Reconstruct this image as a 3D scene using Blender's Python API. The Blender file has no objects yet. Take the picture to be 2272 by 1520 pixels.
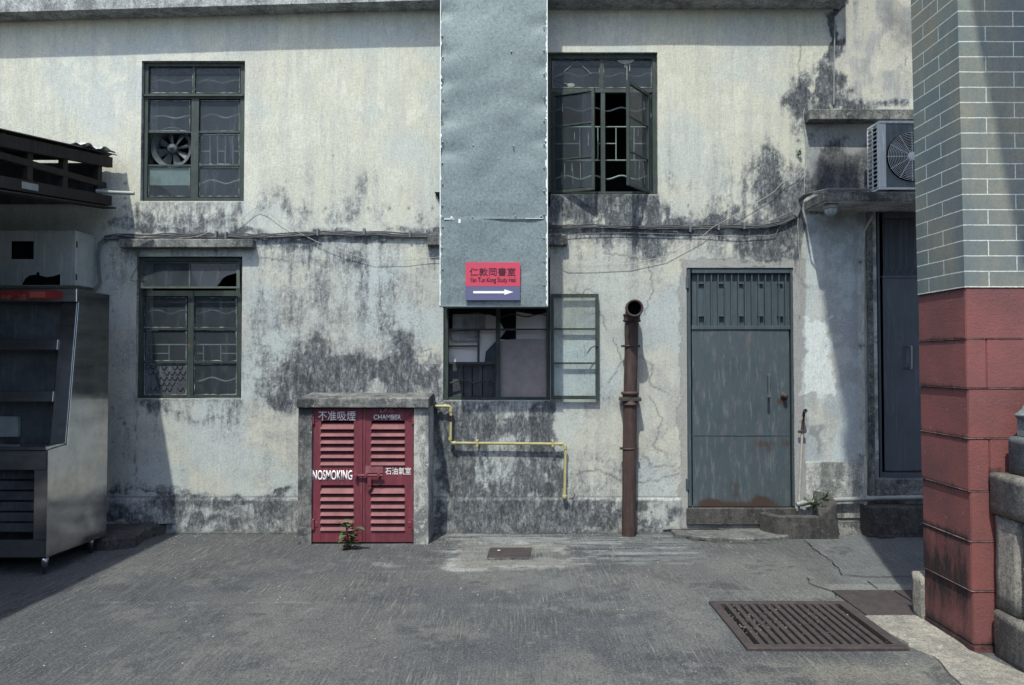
import bpy, bmesh, math, random
import numpy as np
from mathutils import Vector, Matrix
random.seed(7)
R = math.radians
sc = bpy.context.scene
col = sc.collection

# ------------------------------------------------------------------ camera
F = 1640.0; CX, CY = 1136.0, 760.0; CAMH = 1.5; WY = 6.47      # photo pixels; wall plane at Y = WY
TH = math.atan(40 / F)
cd = bpy.data.cameras.new('camera'); cam = bpy.data.objects.new('camera', cd); col.objects.link(cam)
cd.sensor_width = 36; cd.lens = F / 2272 * 36; cd.clip_end = 400; cd.clip_start = 0.05
cam.location = (0, 0, CAMH); cam.rotation_euler = (R(90) + TH, 0, 0)
sc.camera = cam

# ------------------------------------------------------------------ light
SUN = Vector((0.32, 1.0, -1.8)).normalized()
sky_el = math.asin(-SUN.z); sky_az = math.atan2(-SUN.x, -SUN.y)
w = bpy.data.worlds.new('World'); sc.world = w; w.use_nodes = True
wn = w.node_tree; bg = wn.nodes['Background']
sky = wn.nodes.new('ShaderNodeTexSky'); sky.sky_type = 'NISHITA'; sky.sun_disc = False
sky.sun_elevation = sky_el; sky.sun_rotation = sky_az; sky.air_density = 1.0; sky.dust_density = 1.6; sky.ozone_density = 0.6
wn.links.new(sky.outputs[0], bg.inputs[0]); bg.inputs[1].default_value = 0.15
sd = bpy.data.lights.new('sun', 'SUN'); sd.energy = 2.75; sd.angle = R(0.9); sd.color = (1.0, 0.985, 0.86)
so = bpy.data.objects.new('sun', sd); col.objects.link(so)
so.rotation_euler = SUN.to_track_quat('-Z', 'Y').to_euler(); so.location = (-2, -6, 12)
sc.view_settings.view_transform = 'Standard'; sc.view_settings.look = 'None'
sc.view_settings.gamma = 1; sc.view_settings.exposure = 0.78
sc.cycles.max_bounces = 6; sc.cycles.transparent_max_bounces = 12

# ------------------------------------------------------------------ pixel helpers (photo pixel -> world point)
def ray(px, py):
    u = (px - CX) / F; v = (CY - py) / F
    return Vector((u, math.cos(TH) - v * math.sin(TH), math.sin(TH) + v * math.cos(TH)))
def P(px, py, d=0.0):                       # on the plane d metres in front of the wall
    r = ray(px, py); t = (WY - d) / r.y
    return Vector((r.x * t, WY - d, CAMH + r.z * t))
def PY(px, py, Y): return P(px, py, WY - Y)
def G(px, py, z=0.0):
    r = ray(px, py); t = (z - CAMH) / r.z
    return Vector((r.x * t, r.y * t, z))

# ------------------------------------------------------------------ mesh builder
class MB:
    def __init__(s): s.v = []; s.f = []; s.sm = []
    def add(s, vs, fs, smooth=False):
        n = len(s.v); s.v += [Vector(q) for q in vs]; s.f += [tuple(i + n for i in f) for f in fs]; s.sm += [smooth] * len(fs)
    def obox(s, o, u, n, u0, u1, n0, n1, z0, z1):      # oriented box: u horizontal direction, n its normal
        o = Vector(o); u = Vector(u).normalized(); n = Vector(n).normalized(); k = Vector((0, 0, 1))
        if u0 > u1: u0, u1 = u1, u0
        if n0 > n1: n0, n1 = n1, n0
        if z0 > z1: z0, z1 = z1, z0
        vs = [o + u * a + n * b + k * c for c in (z0, z1) for b in (n0, n1) for a in (u0, u1)]
        fs = [(0, 2, 3, 1), (4, 5, 7, 6), (0, 1, 5, 4), (2, 6, 7, 3), (0, 4, 6, 2), (1, 3, 7, 5)]
        s.add(vs, fs); return s
    def box(s, x0, x1, y0, y1, z0, z1): return s.obox((0, 0, 0), (1, 0, 0), (0, 1, 0), x0, x1, y0, y1, z0, z1)
    def pbox(s, x0, y0, x1, y1, d0, d1):    # pixel rectangle read on the plane d1 (front), extruded back to d0
        a = P(x0, y0, d1); b = P(x1, y1, d1)
        return s.box(a.x, b.x, WY - d1, WY - d0, b.z, a.z)
    def hexa(s, vs):                        # 8 corners: bottom 4 ccw, top 4 ccw
        s.add(vs, [(3, 2, 1, 0), (4, 5, 6, 7), (0, 1, 5, 4), (1, 2, 6, 5), (2, 3, 7, 6), (3, 0, 4, 7)]); return s
    def prism(s, pts, off):                 # planar polygon extruded by vector off
        n = len(pts); off = Vector(off); pts = [Vector(p) for p in pts]
        vs = pts + [p + off for p in pts]
        fs = [tuple(range(n - 1, -1, -1)), tuple(range(n, 2 * n))] + [(i, (i + 1) % n, n + (i + 1) % n, n + i) for i in range(n)]
        s.add(vs, fs); return s
    def tube(s, pts, r, n=8, caps=True, smooth=True, radii=None):
        pts = [Vector(p) for p in pts]; m = len(pts); rings = []
        t0 = (pts[1] - pts[0]).normalized(); a = t0.orthogonal().normalized()
        for i, p in enumerate(pts):
            t = (pts[min(i + 1, m - 1)] - pts[max(i - 1, 0)]).normalized()
            a = (a - t * a.dot(t)).normalized(); b = t.cross(a); rr = radii[i] if radii else r
            rings.append([p + (a * math.cos(2 * math.pi * k / n) + b * math.sin(2 * math.pi * k / n)) * rr for k in range(n)])
        vs = [q for rg in rings for q in rg]; fs = []
        for i in range(m - 1):
            for k in range(n):
                fs.append((i * n + k, i * n + (k + 1) % n, (i + 1) * n + (k + 1) % n, (i + 1) * n + k))
        s.add(vs, fs, smooth)
        if caps:
            s.add(rings[0], [tuple(range(n - 1, -1, -1))]); s.add(rings[-1], [tuple(range(n))])
        return s
    def cyl(s, a, b, r, n=16, r2=None): return s.tube([a, b], r, n, radii=[r, r if r2 is None else r2])
    def lathe(s, o, axis, prof, n=24):      # prof: (distance along axis, radius)
        o = Vector(o); t = Vector(axis).normalized(); a = t.orthogonal().normalized(); b = t.cross(a)
        vs = [o + t * h + (a * math.cos(2 * math.pi * k / n) + b * math.sin(2 * math.pi * k / n)) * r for h, r in prof for k in range(n)]
        fs = [(i * n + k, i * n + (k + 1) % n, (i + 1) * n + (k + 1) % n, (i + 1) * n + k) for i in range(len(prof) - 1) for k in range(n)]
        s.add(vs, fs, True); return s
    def quad(s, a, b, c, d): s.add([a, b, c, d], [(0, 1, 2, 3)]); return s

ORG = {}
def build(name, mb, m, parent=None, bevel=0.0, seg=1):
    org = ORG[parent.name] if parent else Vector((0, 0, 0))
    me = bpy.data.meshes.new(name)
    me.from_pydata([v - org for v in mb.v], [], mb.f); me.update()
    me.polygons.foreach_set('use_smooth', mb.sm)
    bm = bmesh.new(); bm.from_mesh(me); bmesh.ops.recalc_face_normals(bm, faces=bm.faces); bm.to_mesh(me); bm.free()
    me.materials.append(m)
    o = bpy.data.objects.new(name, me); col.objects.link(o)
    if parent: o.parent = parent
    ORG[o.name] = org
    if bevel > 0:
        b = o.modifiers.new('bevel', 'BEVEL'); b.width = bevel; b.segments = seg; b.limit_method = 'ANGLE'; b.angle_limit = R(40)
    return o
def thing(name, loc, label, cat, group=None):
    o = bpy.data.objects.new(name, None); col.objects.link(o); o.location = loc; o.empty_display_size = .1
    ORG[o.name] = Vector(loc); return tag(o, label, cat, group)
def tag(o, label, cat, group=None):
    o['label'] = label; o['category'] = cat
    if group: o['group'] = group
    return o
def struct(name, mb, m, **k):
    o = build(name, mb, m, **k); o['kind'] = 'structure'; return o

# ------------------------------------------------------------------ numpy noise
def vnoise(x, y, seed):
    rs = np.random.RandomState(seed); T = rs.rand(256, 256)
    xi = np.floor(x).astype(int); yi = np.floor(y).astype(int); fx = x - xi; fy = y - yi
    fx = fx * fx * (3 - 2 * fx); fy = fy * fy * (3 - 2 * fy)
    g = lambda a, b: T[a & 255, b & 255]
    return (g(xi, yi) * (1 - fx) + g(xi + 1, yi) * fx) * (1 - fy) + (g(xi, yi + 1) * (1 - fx) + g(xi + 1, yi + 1) * fx) * fy
def fbm(x, y, s, seed, o=4, g=.5):
    r = 0; a = 1; t = 0
    for k in range(o):
        r = r + a * vnoise(x / s * 2 ** k + 17.3 * k, y / s * 2 ** k + 9.1 * k, seed + k); t += a; a *= g
    return r / t
def ss(a, b, x):
    t = np.clip((x - a) / (b - a), 0, 1); return t * t * (3 - 2 * t)
def mixc(c, d, m): return c * (1 - m[..., None]) + np.array(d) * m[..., None]
def polydist(x, y, pts):
    r = np.full(x.shape, 1e9)
    for (ax, ay), (bx, by) in zip(pts[:-1], pts[1:]):
        dx, dy = bx - ax, by - ay; t = np.clip(((x - ax) * dx + (y - ay) * dy) / (dx * dx + dy * dy + 1e-9), 0, 1)
        r = np.minimum(r, np.hypot(x - ax - t * dx, y - ay - t * dy))
    return r
def jag(pts, step, amp, rnd):               # break a polyline into a jagged one
    out = [pts[0]]
    for (ax, ay), (bx, by) in zip(pts[:-1], pts[1:]):
        n = max(1, int(math.hypot(bx - ax, by - ay) / step))
        for k in range(1, n + 1):
            t = k / n; out.append((ax + (bx - ax) * t + rnd.uniform(-amp, amp), ay + (by - ay) * t + rnd.uniform(-amp, amp)))
    return out

# ------------------------------------------------------------------ materials
class NT:
    def __init__(s, name):
        s.m = bpy.data.materials.new(name); s.m.use_nodes = True; s.t = s.m.node_tree; s.n = s.t.nodes
        s.b = s.n['Principled BSDF']; s.out = s.n['Material Output']
        s.co = s.n.new('ShaderNodeTexCoord').outputs['Object']
    def L(s, a, b): s.t.links.new(a, b)
    def mp(s, sc_=(1, 1, 1), rot=(0, 0, 0)):
        m = s.n.new('ShaderNodeMapping'); m.inputs['Scale'].default_value = sc_; m.inputs['Rotation'].default_value = rot
        s.L(s.co, m.inputs[0]); return m.outputs[0]
    def noise(s, scale, det=5, rough=.6, co=None, dist=0):
        n = s.n.new('ShaderNodeTexNoise'); n.inputs['Scale'].default_value = scale; n.inputs['Detail'].default_value = det
        n.inputs['Roughness'].default_value = rough; n.inputs['Distortion'].default_value = dist
        s.L(co or s.co, n.inputs['Vector']); return n.outputs['Fac']
    def ramp(s, f, stops):
        r = s.n.new('ShaderNodeValToRGB'); e = r.color_ramp.elements
        while len(e) < len(stops): e.new(.5)
        for k, (p, c) in enumerate(stops):
            e[k].position = p; c = (c, c, c) if isinstance(c, (int, float)) else c; e[k].color = (*c, 1)
        s.L(f, r.inputs[0]); return r.outputs[0]
    def mix(s, f, a, b, mode='MIX'):
        m = s.n.new('ShaderNodeMix'); m.data_type = 'RGBA'; m.blend_type = mode
        for sock, v in ((m.inputs[0], f), (m.inputs[6], a), (m.inputs[7], b)):
            if isinstance(v, (int, float)): sock.default_value = v
            elif isinstance(v, tuple): sock.default_value = (*v, 1)
            else: s.L(v, sock)
        return m.outputs[2]
    def math(s, op, a, b=0.0):
        m = s.n.new('ShaderNodeMath'); m.operation = op
        for k, v in enumerate((a, b)):
            if isinstance(v, (int, float)): m.inputs[k].default_value = v
            else: s.L(v, m.inputs[k])
        return m.outputs[0]
    def set(s, c=None, rough=None, metal=None, bump=None, bs=.3, bd=.01, spec=None):
        if c is not None:
            if isinstance(c, tuple): s.b.inputs['Base Color'].default_value = (*c, 1)
            else: s.L(c, s.b.inputs['Base Color'])
        if rough is not None:
            if isinstance(rough, (int, float)): s.b.inputs['Roughness'].default_value = rough
            else: s.L(rough, s.b.inputs['Roughness'])
        if metal is not None: s.b.inputs['Metallic'].default_value = metal
        if spec is not None: s.b.inputs['Specular IOR Level'].default_value = spec
        if bump is not None:
            b = s.n.new('ShaderNodeBump'); b.inputs['Strength'].default_value = bs; b.inputs['Distance'].default_value = bd
            s.L(bump, b.inputs['Height']); s.L(b.outputs[0], s.b.inputs['Normal'])
        return s.m

def paint(name, c, c2=None, rust=0.0, rough=.55, metal=0.0, grime=.4, scale=9, streak=True, bs=.15):
    """painted or bare surface: two tones, vertical wear, grime and optional rust"""
    t = NT(name); c2 = c2 or tuple(v * .7 for v in c)
    n1 = t.noise(scale, 6, .65); cc = t.mix(t.ramp(n1, [(.35, 0.), (.68, 1.)]), c, c2)
    if streak:
        n2 = t.noise(6, 5, .7, t.mp((6, 6, .5))); cc = t.mix(t.ramp(n2, [(.52, 0.), (.72, .55)]), cc, tuple(min(1, v * 1.5 + .03) for v in c))
    n3 = t.noise(22, 5, .7); cc = t.mix(t.ramp(n3, [(.5, 0.), (.8, grime)]), cc, tuple(v * .25 for v in c))
    if rust > 0:
        n4 = t.noise(5, 8, .75, t.mp((1.6, 1.6, .8))); cc = t.mix(t.ramp(n4, [(.66 - rust * .25, 0.), (.74 - rust * .2, 1.)]), cc, t.mix(t.noise(40), (.09, .035, .018), (.22, .10, .05)))
    return t.set(cc, t.ramp(n1, [(0, rough - .1), (1, min(1, rough + .15))]), metal, t.noise(60, 4), bs, .003)

def concrete(name, c, dark, scale=4, amount=.5, bs=.5):
    t = NT(name)
    a = t.noise(scale, 9, .75, t.mp((1, 1, .6))); b = t.noise(scale * 7, 8, .8); e = t.noise(120, 4, .75); v = t.noise(9, 7, .75, t.mp((2.5, 2.5, .4)))
    cc = t.mix(t.ramp(a, [(.52 - amount * .25, 0.), (.60, 1.)]), c, dark)
    cc = t.mix(t.ramp(v, [(.50, .0), (.66, .7)]), cc, tuple(x * .8 for x in dark))
    cc = t.mix(t.ramp(b, [(.50, .0), (.64, .8)]), cc, tuple(x * .55 for x in dark))
    cc = t.mix(t.ramp(t.noise(scale * 5, 8, .8, t.mp((1, 1, 1), (1, 2, 3))), [(.55, 0.), (.64, .7)]), cc, tuple(min(.6, x * 1.35) for x in c))
    cc = t.mix(1.0, cc, t.ramp(e, [(.35, .6), (.5, 1.), (.66, 1.45)]), 'MULTIPLY')
    h = t.math('ADD', t.math('MULTIPLY', b, .6), t.math('MULTIPLY', e, .4))
    return t.set(cc, .92, 0, h, bs, .008, .2)

def vcol(name, grain=.35, bs=.5, extra=None, rough=.92):
    """surface whose stains come from the mesh colour attribute 'tone' (alpha = how grimy); noise nodes break it up finely"""
    t = NT(name); a = t.n.new('ShaderNodeAttribute'); a.attribute_name = 'tone'
    g = t.noise(62, 6, .82); g2 = t.noise(130, 4, .8); h = t.noise(34, 6, .7); v = t.noise(30, 6, .78, t.mp((2.2, 2.2, .35))); k = t.noise(34, 9, .85)
    cc = a.outputs[0]
    al = t.math('MULTIPLY', a.outputs['Alpha'], .42)
    f = t.math('ADD', t.math('ADD', t.math('MULTIPLY', k, .55), t.math('MULTIPLY', v, .45)), al)
    cc = t.mix(t.ramp(f, [(.56, 0.), (.78, .85)]), cc, (.070, .078, .090))
    lt = t.math('ADD', t.math('MULTIPLY', t.noise(16, 9, .84, t.mp((1, 1, .5), (0, 0, 2))), 1.0), t.math('MULTIPLY', a.outputs['Alpha'], .16))
    cc = t.mix(t.math('MULTIPLY', t.ramp(lt, [(.64, 0.), (.84, .55)]), a.outputs['Alpha']), cc, (.40, .42, .41))
    cc = t.mix(1.0, cc, t.ramp(g, [(.34, 1 - grain * 1.2), (.5, 1.), (.68, 1 + grain * .6)]), 'MULTIPLY')
    cc = t.mix(1.0, cc, t.ramp(v, [(.36, 1 - grain * .8), (.52, 1.), (.7, 1 + grain * .25)]), 'MULTIPLY')
    cc = t.mix(1.0, cc, t.ramp(g2, [(.36, 1 - grain), (.52, 1.), (.68, 1 + grain * .5)]), 'MULTIPLY')
    rough_ = t.mix(1.0, t.ramp(t.noise(44, 8, .88, t.mp((1.2, 1.2, .8), (0, 0, 3))), [(.38, .5), (.5, 1.), (.62, 1.7)]), t.ramp(t.noise(17, 8, .85, t.mp((1.6, 1.6, .5), (0, 0, 4))), [(.38, .5), (.5, 1.), (.62, 1.7)]), 'MULTIPLY')
    cc = t.mix(t.ramp(a.outputs['Alpha'], [(.12, 0.), (.55, .9)]), cc, t.mix(1.0, cc, rough_, 'MULTIPLY'))
    bump = t.math('ADD', t.math('MULTIPLY', g, .5), t.math('MULTIPLY', h, .8))
    if extra: cc, bump = extra(t, cc, bump)
    return t.set(cc, rough, 0, bump, bs, .006, .2)

M = {}
M['plaster'] = vcol('weathered_plaster', .20, .45)
def grooves(t, cc, bump):
    g1 = t.noise(1, 4, .75, t.mp((85, 3.2, 1), (0, 0, R(3))), .25); g2 = t.noise(1, 4, .75, t.mp((60, 4, 1), (0, 0, R(-9))), .4)
    msk = t.ramp(t.noise(1.1, 5, .65), [(.42, 0.), (.60, 1.)]); m2 = t.ramp(t.noise(1.4, 4, .65, t.mp((1, 1, 1), (0, 0, 2))), [(.45, 0.), (.60, 1.)])
    G1 = t.math('MULTIPLY', t.ramp(g1, [(.50, 0.), (.66, 1.)]), msk); G2 = t.math('MULTIPLY', t.ramp(g2, [(.52, 0.), (.68, 1.)]), m2)
    g = t.math('MAXIMUM', G1, G2)
    cc = t.mix(t.math('MULTIPLY', t.math('MULTIPLY', t.ramp(g1, [(.36, 1.), (.48, 0.)]), msk), .55), cc, (.028, .031, .038))
    cc = t.mix(t.math('MULTIPLY', g, .8), cc, (.25, .255, .24))
    sp = t.ramp(t.noise(85, 6, .88), [(.53, 0.), (.62, .8)]); cc = t.mix(sp, cc, (.25, .255, .245))
    sp2 = t.ramp(t.noise(75, 6, .88, t.mp((1, 1, 1), (0, 0, 1))), [(.52, 0.), (.61, .8)]); cc = t.mix(sp2, cc, (.022, .026, .033))
    sp3 = t.ramp(t.noise(18, 9, .85), [(.53, 0.), (.64, .55)]); cc = t.mix(sp3, cc, (.042, .047, .056))
    bump = t.math('ADD', bump, t.math('MULTIPLY', g, 1.4)); return cc, bump
M['ground'] = vcol('brushed_concrete', .35, .7, grooves)
M['conc'] = concrete('grey_concrete', (.23, .235, .225), (.05, .055, .06))
M['conc_dark'] = concrete('dark_mossy_concrete', (.10, .097, .09), (.04, .04, .042), amount=.7)
M['conc_light'] = concrete('pale_rendered_concrete', (.44, .455, .43), (.15, .16, .16), 3, .25, .5)
M['conc_mid'] = concrete('worn_concrete_slab', (.17, .17, .16), (.075, .08, .085), 5, .5)
M['granite'] = concrete('granite', (.30, .285, .25), (.17, .17, .16), 5, .4, .8)
M['granite_blue'] = concrete('blue_grey_stone', (.17, .20, .21), (.12, .14, .15), 3, .4, .3)
M['soffit'] = concrete('pale_soffit', (.55, .55, .56), (.26, .25, .26), 4, .3, .3)  # paler than the slab it lies under
M['green'] = paint('dark_green_window_paint', (.026, .044, .039), (.014, .022, .021), 0.06, .6, 0, .5, 14)
M['grille'] = paint('pale_green_grille_paint', (.17, .24, .22), (.12, .17, .16), 0.0, .6, 0, .2)
M['door'] = paint('slate_blue_door_paint', (.048, .072, .087), (.042, .060, .073), 0.08, .55, 0, .35, 6)
M['door_dark'] = paint('dark_slate_door_paint', (.06, .075, .10), (.045, .06, .08), 0.02, .5, 0, .2, 3)
M['red'] = paint('faded_crimson_paint', (.155, .027, .043), (.105, .022, .034), 0.04, .55, 0, .5, 7)
M['redlite'] = paint('faded_pink_red_paint', (.175, .040, .052), (.125, .030, .040), 0.0, .6, 0, .6, 8, False)
M['rustpipe'] = paint('rusty_iron', (.055, .030, .026), (.030, .020, .019), 0.0, .7, 0, .4, 12)
M['rustbeam'] = paint('rusty_beam', (.018, .010, .009), (.009, .007, .007), 0.0, .8, 0, .5, 7)
M['iron'] = paint('dark_iron', (.050, .038, .038), (.028, .024, .027), 0.0, .7, 0, .4, 10)
M['yellow'] = paint('yellow_gas_pipe_paint', (.40, .38, .19), (.30, .28, .15), 0.05, .5, 0, .3, 12, False)
M['cream_pipe'] = paint('pale_plastic_pipe', (.27, .29, .285), (.18, .20, .205), 0.0, .5, 0, .3, 8, False)
M['cable'] = paint('black_cable_rubber', (.035, .038, .045), (.06, .065, .075), 0.0, .6, 0, .1, 20, False)
M['cable_white'] = paint('pale_cable', (.42, .42, .38), (.26, .26, .25), 0.0, .6, 0, .2, 20, False)
M['ac'] = paint('off_white_appliance_paint', (.62, .66, .67), (.50, .54, .56), 0.0, .45, 0, .3, 5)
M['ac_front'] = paint('dark_grey_appliance_panel', (.13, .155, .17), (.08, .10, .115), 0.0, .5, 0, .4, 4)  # darker grey than the casing
M['black'] = NT('black_void').set((.006, .007, .009), .9, 0, spec=.1)
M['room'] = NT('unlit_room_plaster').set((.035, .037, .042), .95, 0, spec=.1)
M['white'] = paint('white_lettering_paint', (.80, .80, .80), (.68, .68, .70), 0.0, .7, 0, .15, 30, False)
M['faint'] = paint('worn_lettering_paint', (.50, .38, .40), (.34, .2, .22), 0.0, .7, 0, .2, 30, False)
M['signwhite'] = NT('sign_white').set((.80, .80, .80), .5)
M['signred'] = NT('sign_red').set((.50, .05, .095), .45)
M['signblue'] = NT('sign_blue').set((.10, .105, .20), .45)
M['signink'] = NT('sign_dark_ink').set((.05, .008, .014), .5)
M['signbanner'] = paint('faded_red_banner', (.20, .02, .015), (.12, .015, .012), 0.0, .5, 0, .3, 6, False)
M['bannerink'] = NT('faded_banner_ink').set((.28, .07, .05), .6)
M['sealant'] = NT('white_sealant').set((.66, .70, .70), .7)
M['whitebox'] = paint('white_rusty_enamel', (.38, .40, .38), (.30, .32, .31), 0.10, .5, 0, .25, 4)
M['paper'] = paint('green_paper', (.22, .30, .26), (.17, .25, .22), 0.0, .8, 0, .2, 8)
M['board'] = paint('grey_pink_board', (.30, .265, .26), (.22, .20, .20), 0.0, .85, 0, .35, 5, False)
M['board_dark'] = paint('weathered_board_and_shade', (.06, .068, .078), (.03, .034, .04), 0.0, .85, 0, .5, 6)  # weathered boards, and dark sheets that stand in for shade
M['panel'] = paint('pale_panel', (.72, .69, .68), (.66, .63, .63), 0.0, .8, 0, .1, 3, False)
M['card'] = paint('water_stained_cardboard', (.28, .29, .30), (.12, .13, .14), 0.0, .9, 0, .4, 9)
M['chrome'] = NT('worn_chrome').set((.35, .37, .39), .3, .9)
M['lampglass'] = NT('dusty_lamp_glass').set((.34, .38, .39), .35, 0)
M['tarp'] = paint('pale_tarp', (.50, .51, .50), (.40, .41, .42), 0, .8, 0, .1, 8, False)
M['grit'] = NT('pale_litter').set((.55, .55, .52), .8)
def leafm():
    t = NT('green_leaf'); c = t.mix(t.ramp(t.noise(30), [(.35, 0.), (.65, 1.)]), (.035, .085, .035), (.07, .14, .05))
    return t.set(c, .5, 0)
M['leaf'] = leafm()
def steel():
    t = NT('brushed_stainless_steel'); n = t.noise(3, 5, .6, t.mp((.4, .4, 5))); s = t.noise(10, 4, .7)
    c = t.mix(t.ramp(s, [(.4, 0.), (.75, 1.)]), (.42, .42, .43), (.30, .30, .31))
    return t.set(c, t.ramp(n, [(.3, .10), (.7, .24)]), .95, t.noise(2.2, 2, .5), .25, .03)
M['steel'] = steel()
def galv():
    t = NT('galvanised_sheet'); v = t.n.new('ShaderNodeTexVoronoi'); v.inputs['Scale'].default_value = 70; t.L(t.co, v.inputs['Vector'])
    a = t.noise(2.2, 4, .6); b = t.noise(48, 7, .86)
    c = t.mix(t.ramp(v.outputs['Color'], [(.2, 0.), (.8, .6)]), (.14, .185, .195), (.20, .25, .262))
    c = t.mix(t.ramp(a, [(.35, 0.), (.7, .5)]), c, (.215, .268, .275))
    c = t.mix(t.ramp(b, [(.47, 0.), (.60, .75)]), c, (.085, .115, .13)); c = t.mix(t.ramp(t.noise(60, 7, .86, t.mp((1, 1, 1), (0, 0, 2))), [(.54, 0.), (.63, .6)]), c, (.34, .40, .41))
    return t.set(c, .62, .25, b, .12, .002)
M['galv'] = galv()
def glass(name, dust, c, tint=.5):
    t = NT(name); t.n.remove(t.b)
    tr = t.n.new('ShaderNodeBsdfTransparent'); tr.inputs[0].default_value = (tint, tint * 1.04, tint * 1.05, 1)
    gl = t.n.new('ShaderNodeBsdfGlossy'); gl.inputs['Roughness'].default_value = .06; gl.inputs[0].default_value = (.9, .9, .9, 1)
    fr = t.n.new('ShaderNodeFresnel'); fr.inputs[0].default_value = 1.38
    m1 = t.n.new('ShaderNodeMixShader'); t.L(fr.outputs[0], m1.inputs[0]); t.L(tr.outputs[0], m1.inputs[1]); t.L(gl.outputs[0], m1.inputs[2])
    df = t.n.new('ShaderNodeBsdfDiffuse'); df.inputs[0].default_value = (*c, 1)
    n = t.noise(5, 6, .7, t.mp((1, 1, .6))); n2 = t.noise(5, 4, .6, t.mp((4, 1, .5)))
    f = t.math('ADD', t.ramp(n, [(.3, dust * .6), (.75, dust * 1.3)]), t.ramp(n2, [(.55, 0.), (.75, dust * .8)]))
    m2 = t.n.new('ShaderNodeMixShader'); t.L(f, m2.inputs[0]); t.L(m1.outputs[0], m2.inputs[1]); t.L(df.outputs[0], m2.inputs[2])
    ge = t.n.new('ShaderNodeNewGeometry'); cl = t.n.new('ShaderNodeBsdfTransparent'); m3 = t.n.new('ShaderNodeMixShader')   # the rear face of each pane adds nothing of its own
    t.L(ge.outputs['Backfacing'], m3.inputs[0]); t.L(m2.outputs[0], m3.inputs[1]); t.L(cl.outputs[0], m3.inputs[2])
    t.L(m3.outputs[0], t.out.inputs[0]); return t.m
M['glass'] = glass('dusty_window_glass', .26, (.12, .145, .17), .80)
M['glass_frost'] = glass('frosted_glass', .75, (.10, .11, .13))
M['glass_clear'] = glass('thin_dusty_glass', .04, (.30, .31, .28), .97)
M['glass_green'] = glass('green_dusty_glass', .22, (.30, .35, .33), .92)
def brickm():
    t = NT('painted_grey_brick'); uv = t.n.new('ShaderNodeUVMap').outputs[0]
    nz = t.n.new('ShaderNodeTexNoise'); nz.inputs['Scale'].default_value = 14; nz.inputs['Detail'].default_value = 3; t.L(t.co, nz.inputs['Vector'])
    ad = t.n.new('ShaderNodeVectorMath'); ad.operation = 'MULTIPLY_ADD'; t.L(nz.outputs['Color'], ad.inputs[0]); ad.inputs[1].default_value = (.004, .004, 0); t.L(uv, ad.inputs[2])
    b = t.n.new('ShaderNodeTexBrick'); b.offset = .65; b.inputs['Scale'].default_value = 1; b.inputs['Mortar Size'].default_value = .0026
    b.inputs['Mortar Smooth'].default_value = .1; b.inputs['Brick Width'].default_value = .42; b.inputs['Row Height'].default_value = .0806
    b.inputs['Color1'].default_value = (.160, .202, .192, 1); b.inputs['Color2'].default_value = (.205, .232, .205, 1); b.inputs['Mortar'].default_value = (.62, .65, .60, 1)
    t.L(ad.outputs[0], b.inputs['Vector'])
    n = t.noise(2.2, 6, .65, t.mp((1, 1, .5))); n2 = t.noise(70, 6, .8)
    bc = t.mix(t.ramp(n, [(.44, 0.), (.58, .85)]), b.outputs[0], (.265, .245, .185))
    bc = t.mix(t.ramp(t.noise(2.1, 5, .6, t.mp((1, 1, .5), (0, 0, 2))), [(.42, 0.), (.6, .8)]), bc, (.125, .16, .175))
    c = t.mix(b.outputs['Fac'], bc, (.62, .65, .60))
    c = t.mix(t.ramp(n2, [(.48, 0.), (.68, .55)]), c, (.09, .11, .12)); c = t.mix(t.ramp(t.noise(9, 6, .7, t.mp((2, 2, .4))), [(.52, 0.), (.7, .5)]), c, (.12, .15, .16))
    h = t.math('ADD', t.math('MULTIPLY', n2, .4), t.math('MULTIPLY', b.outputs['Fac'], .6))
    return t.set(c, .85, 0, h, .35, .003, .2)
M['brick'] = brickm()
def redstone():
    t = NT('red_painted_stone'); a = t.noise(3.5, 6, .6); b = t.noise(90, 5, .75); g = t.noise(2.4, 7, .7, t.mp((1, 1, .55)))
    c = t.mix(t.ramp(a, [(.35, 0.), (.68, 1.)]), (.225, .082, .078), (.150, .066, .066))
    c = t.mix(t.ramp(b, [(.5, 0.), (.75, .35)]), c, (.085, .035, .038))
    sp = t.noise(46, 2, .5); c = t.mix(t.ramp(sp, [(.73, 0.), (.76, .8)]), c, (.42, .32, .30))
    att = t.n.new('ShaderNodeAttribute'); att.attribute_name = 'tone'
    f = t.ramp(t.math('ADD', t.math('MULTIPLY', att.outputs['Fac'], .36), t.noise(9, 9, .82, t.mp((1.6, 1.6, .45)))), [(.62, 0.), (.86, .95)])
    c = t.mix(f, c, (.022, .02, .022))
    return t.set(c, .78, 0, b, .7, .006, .3)
M['redstone'] = redstone()

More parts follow.
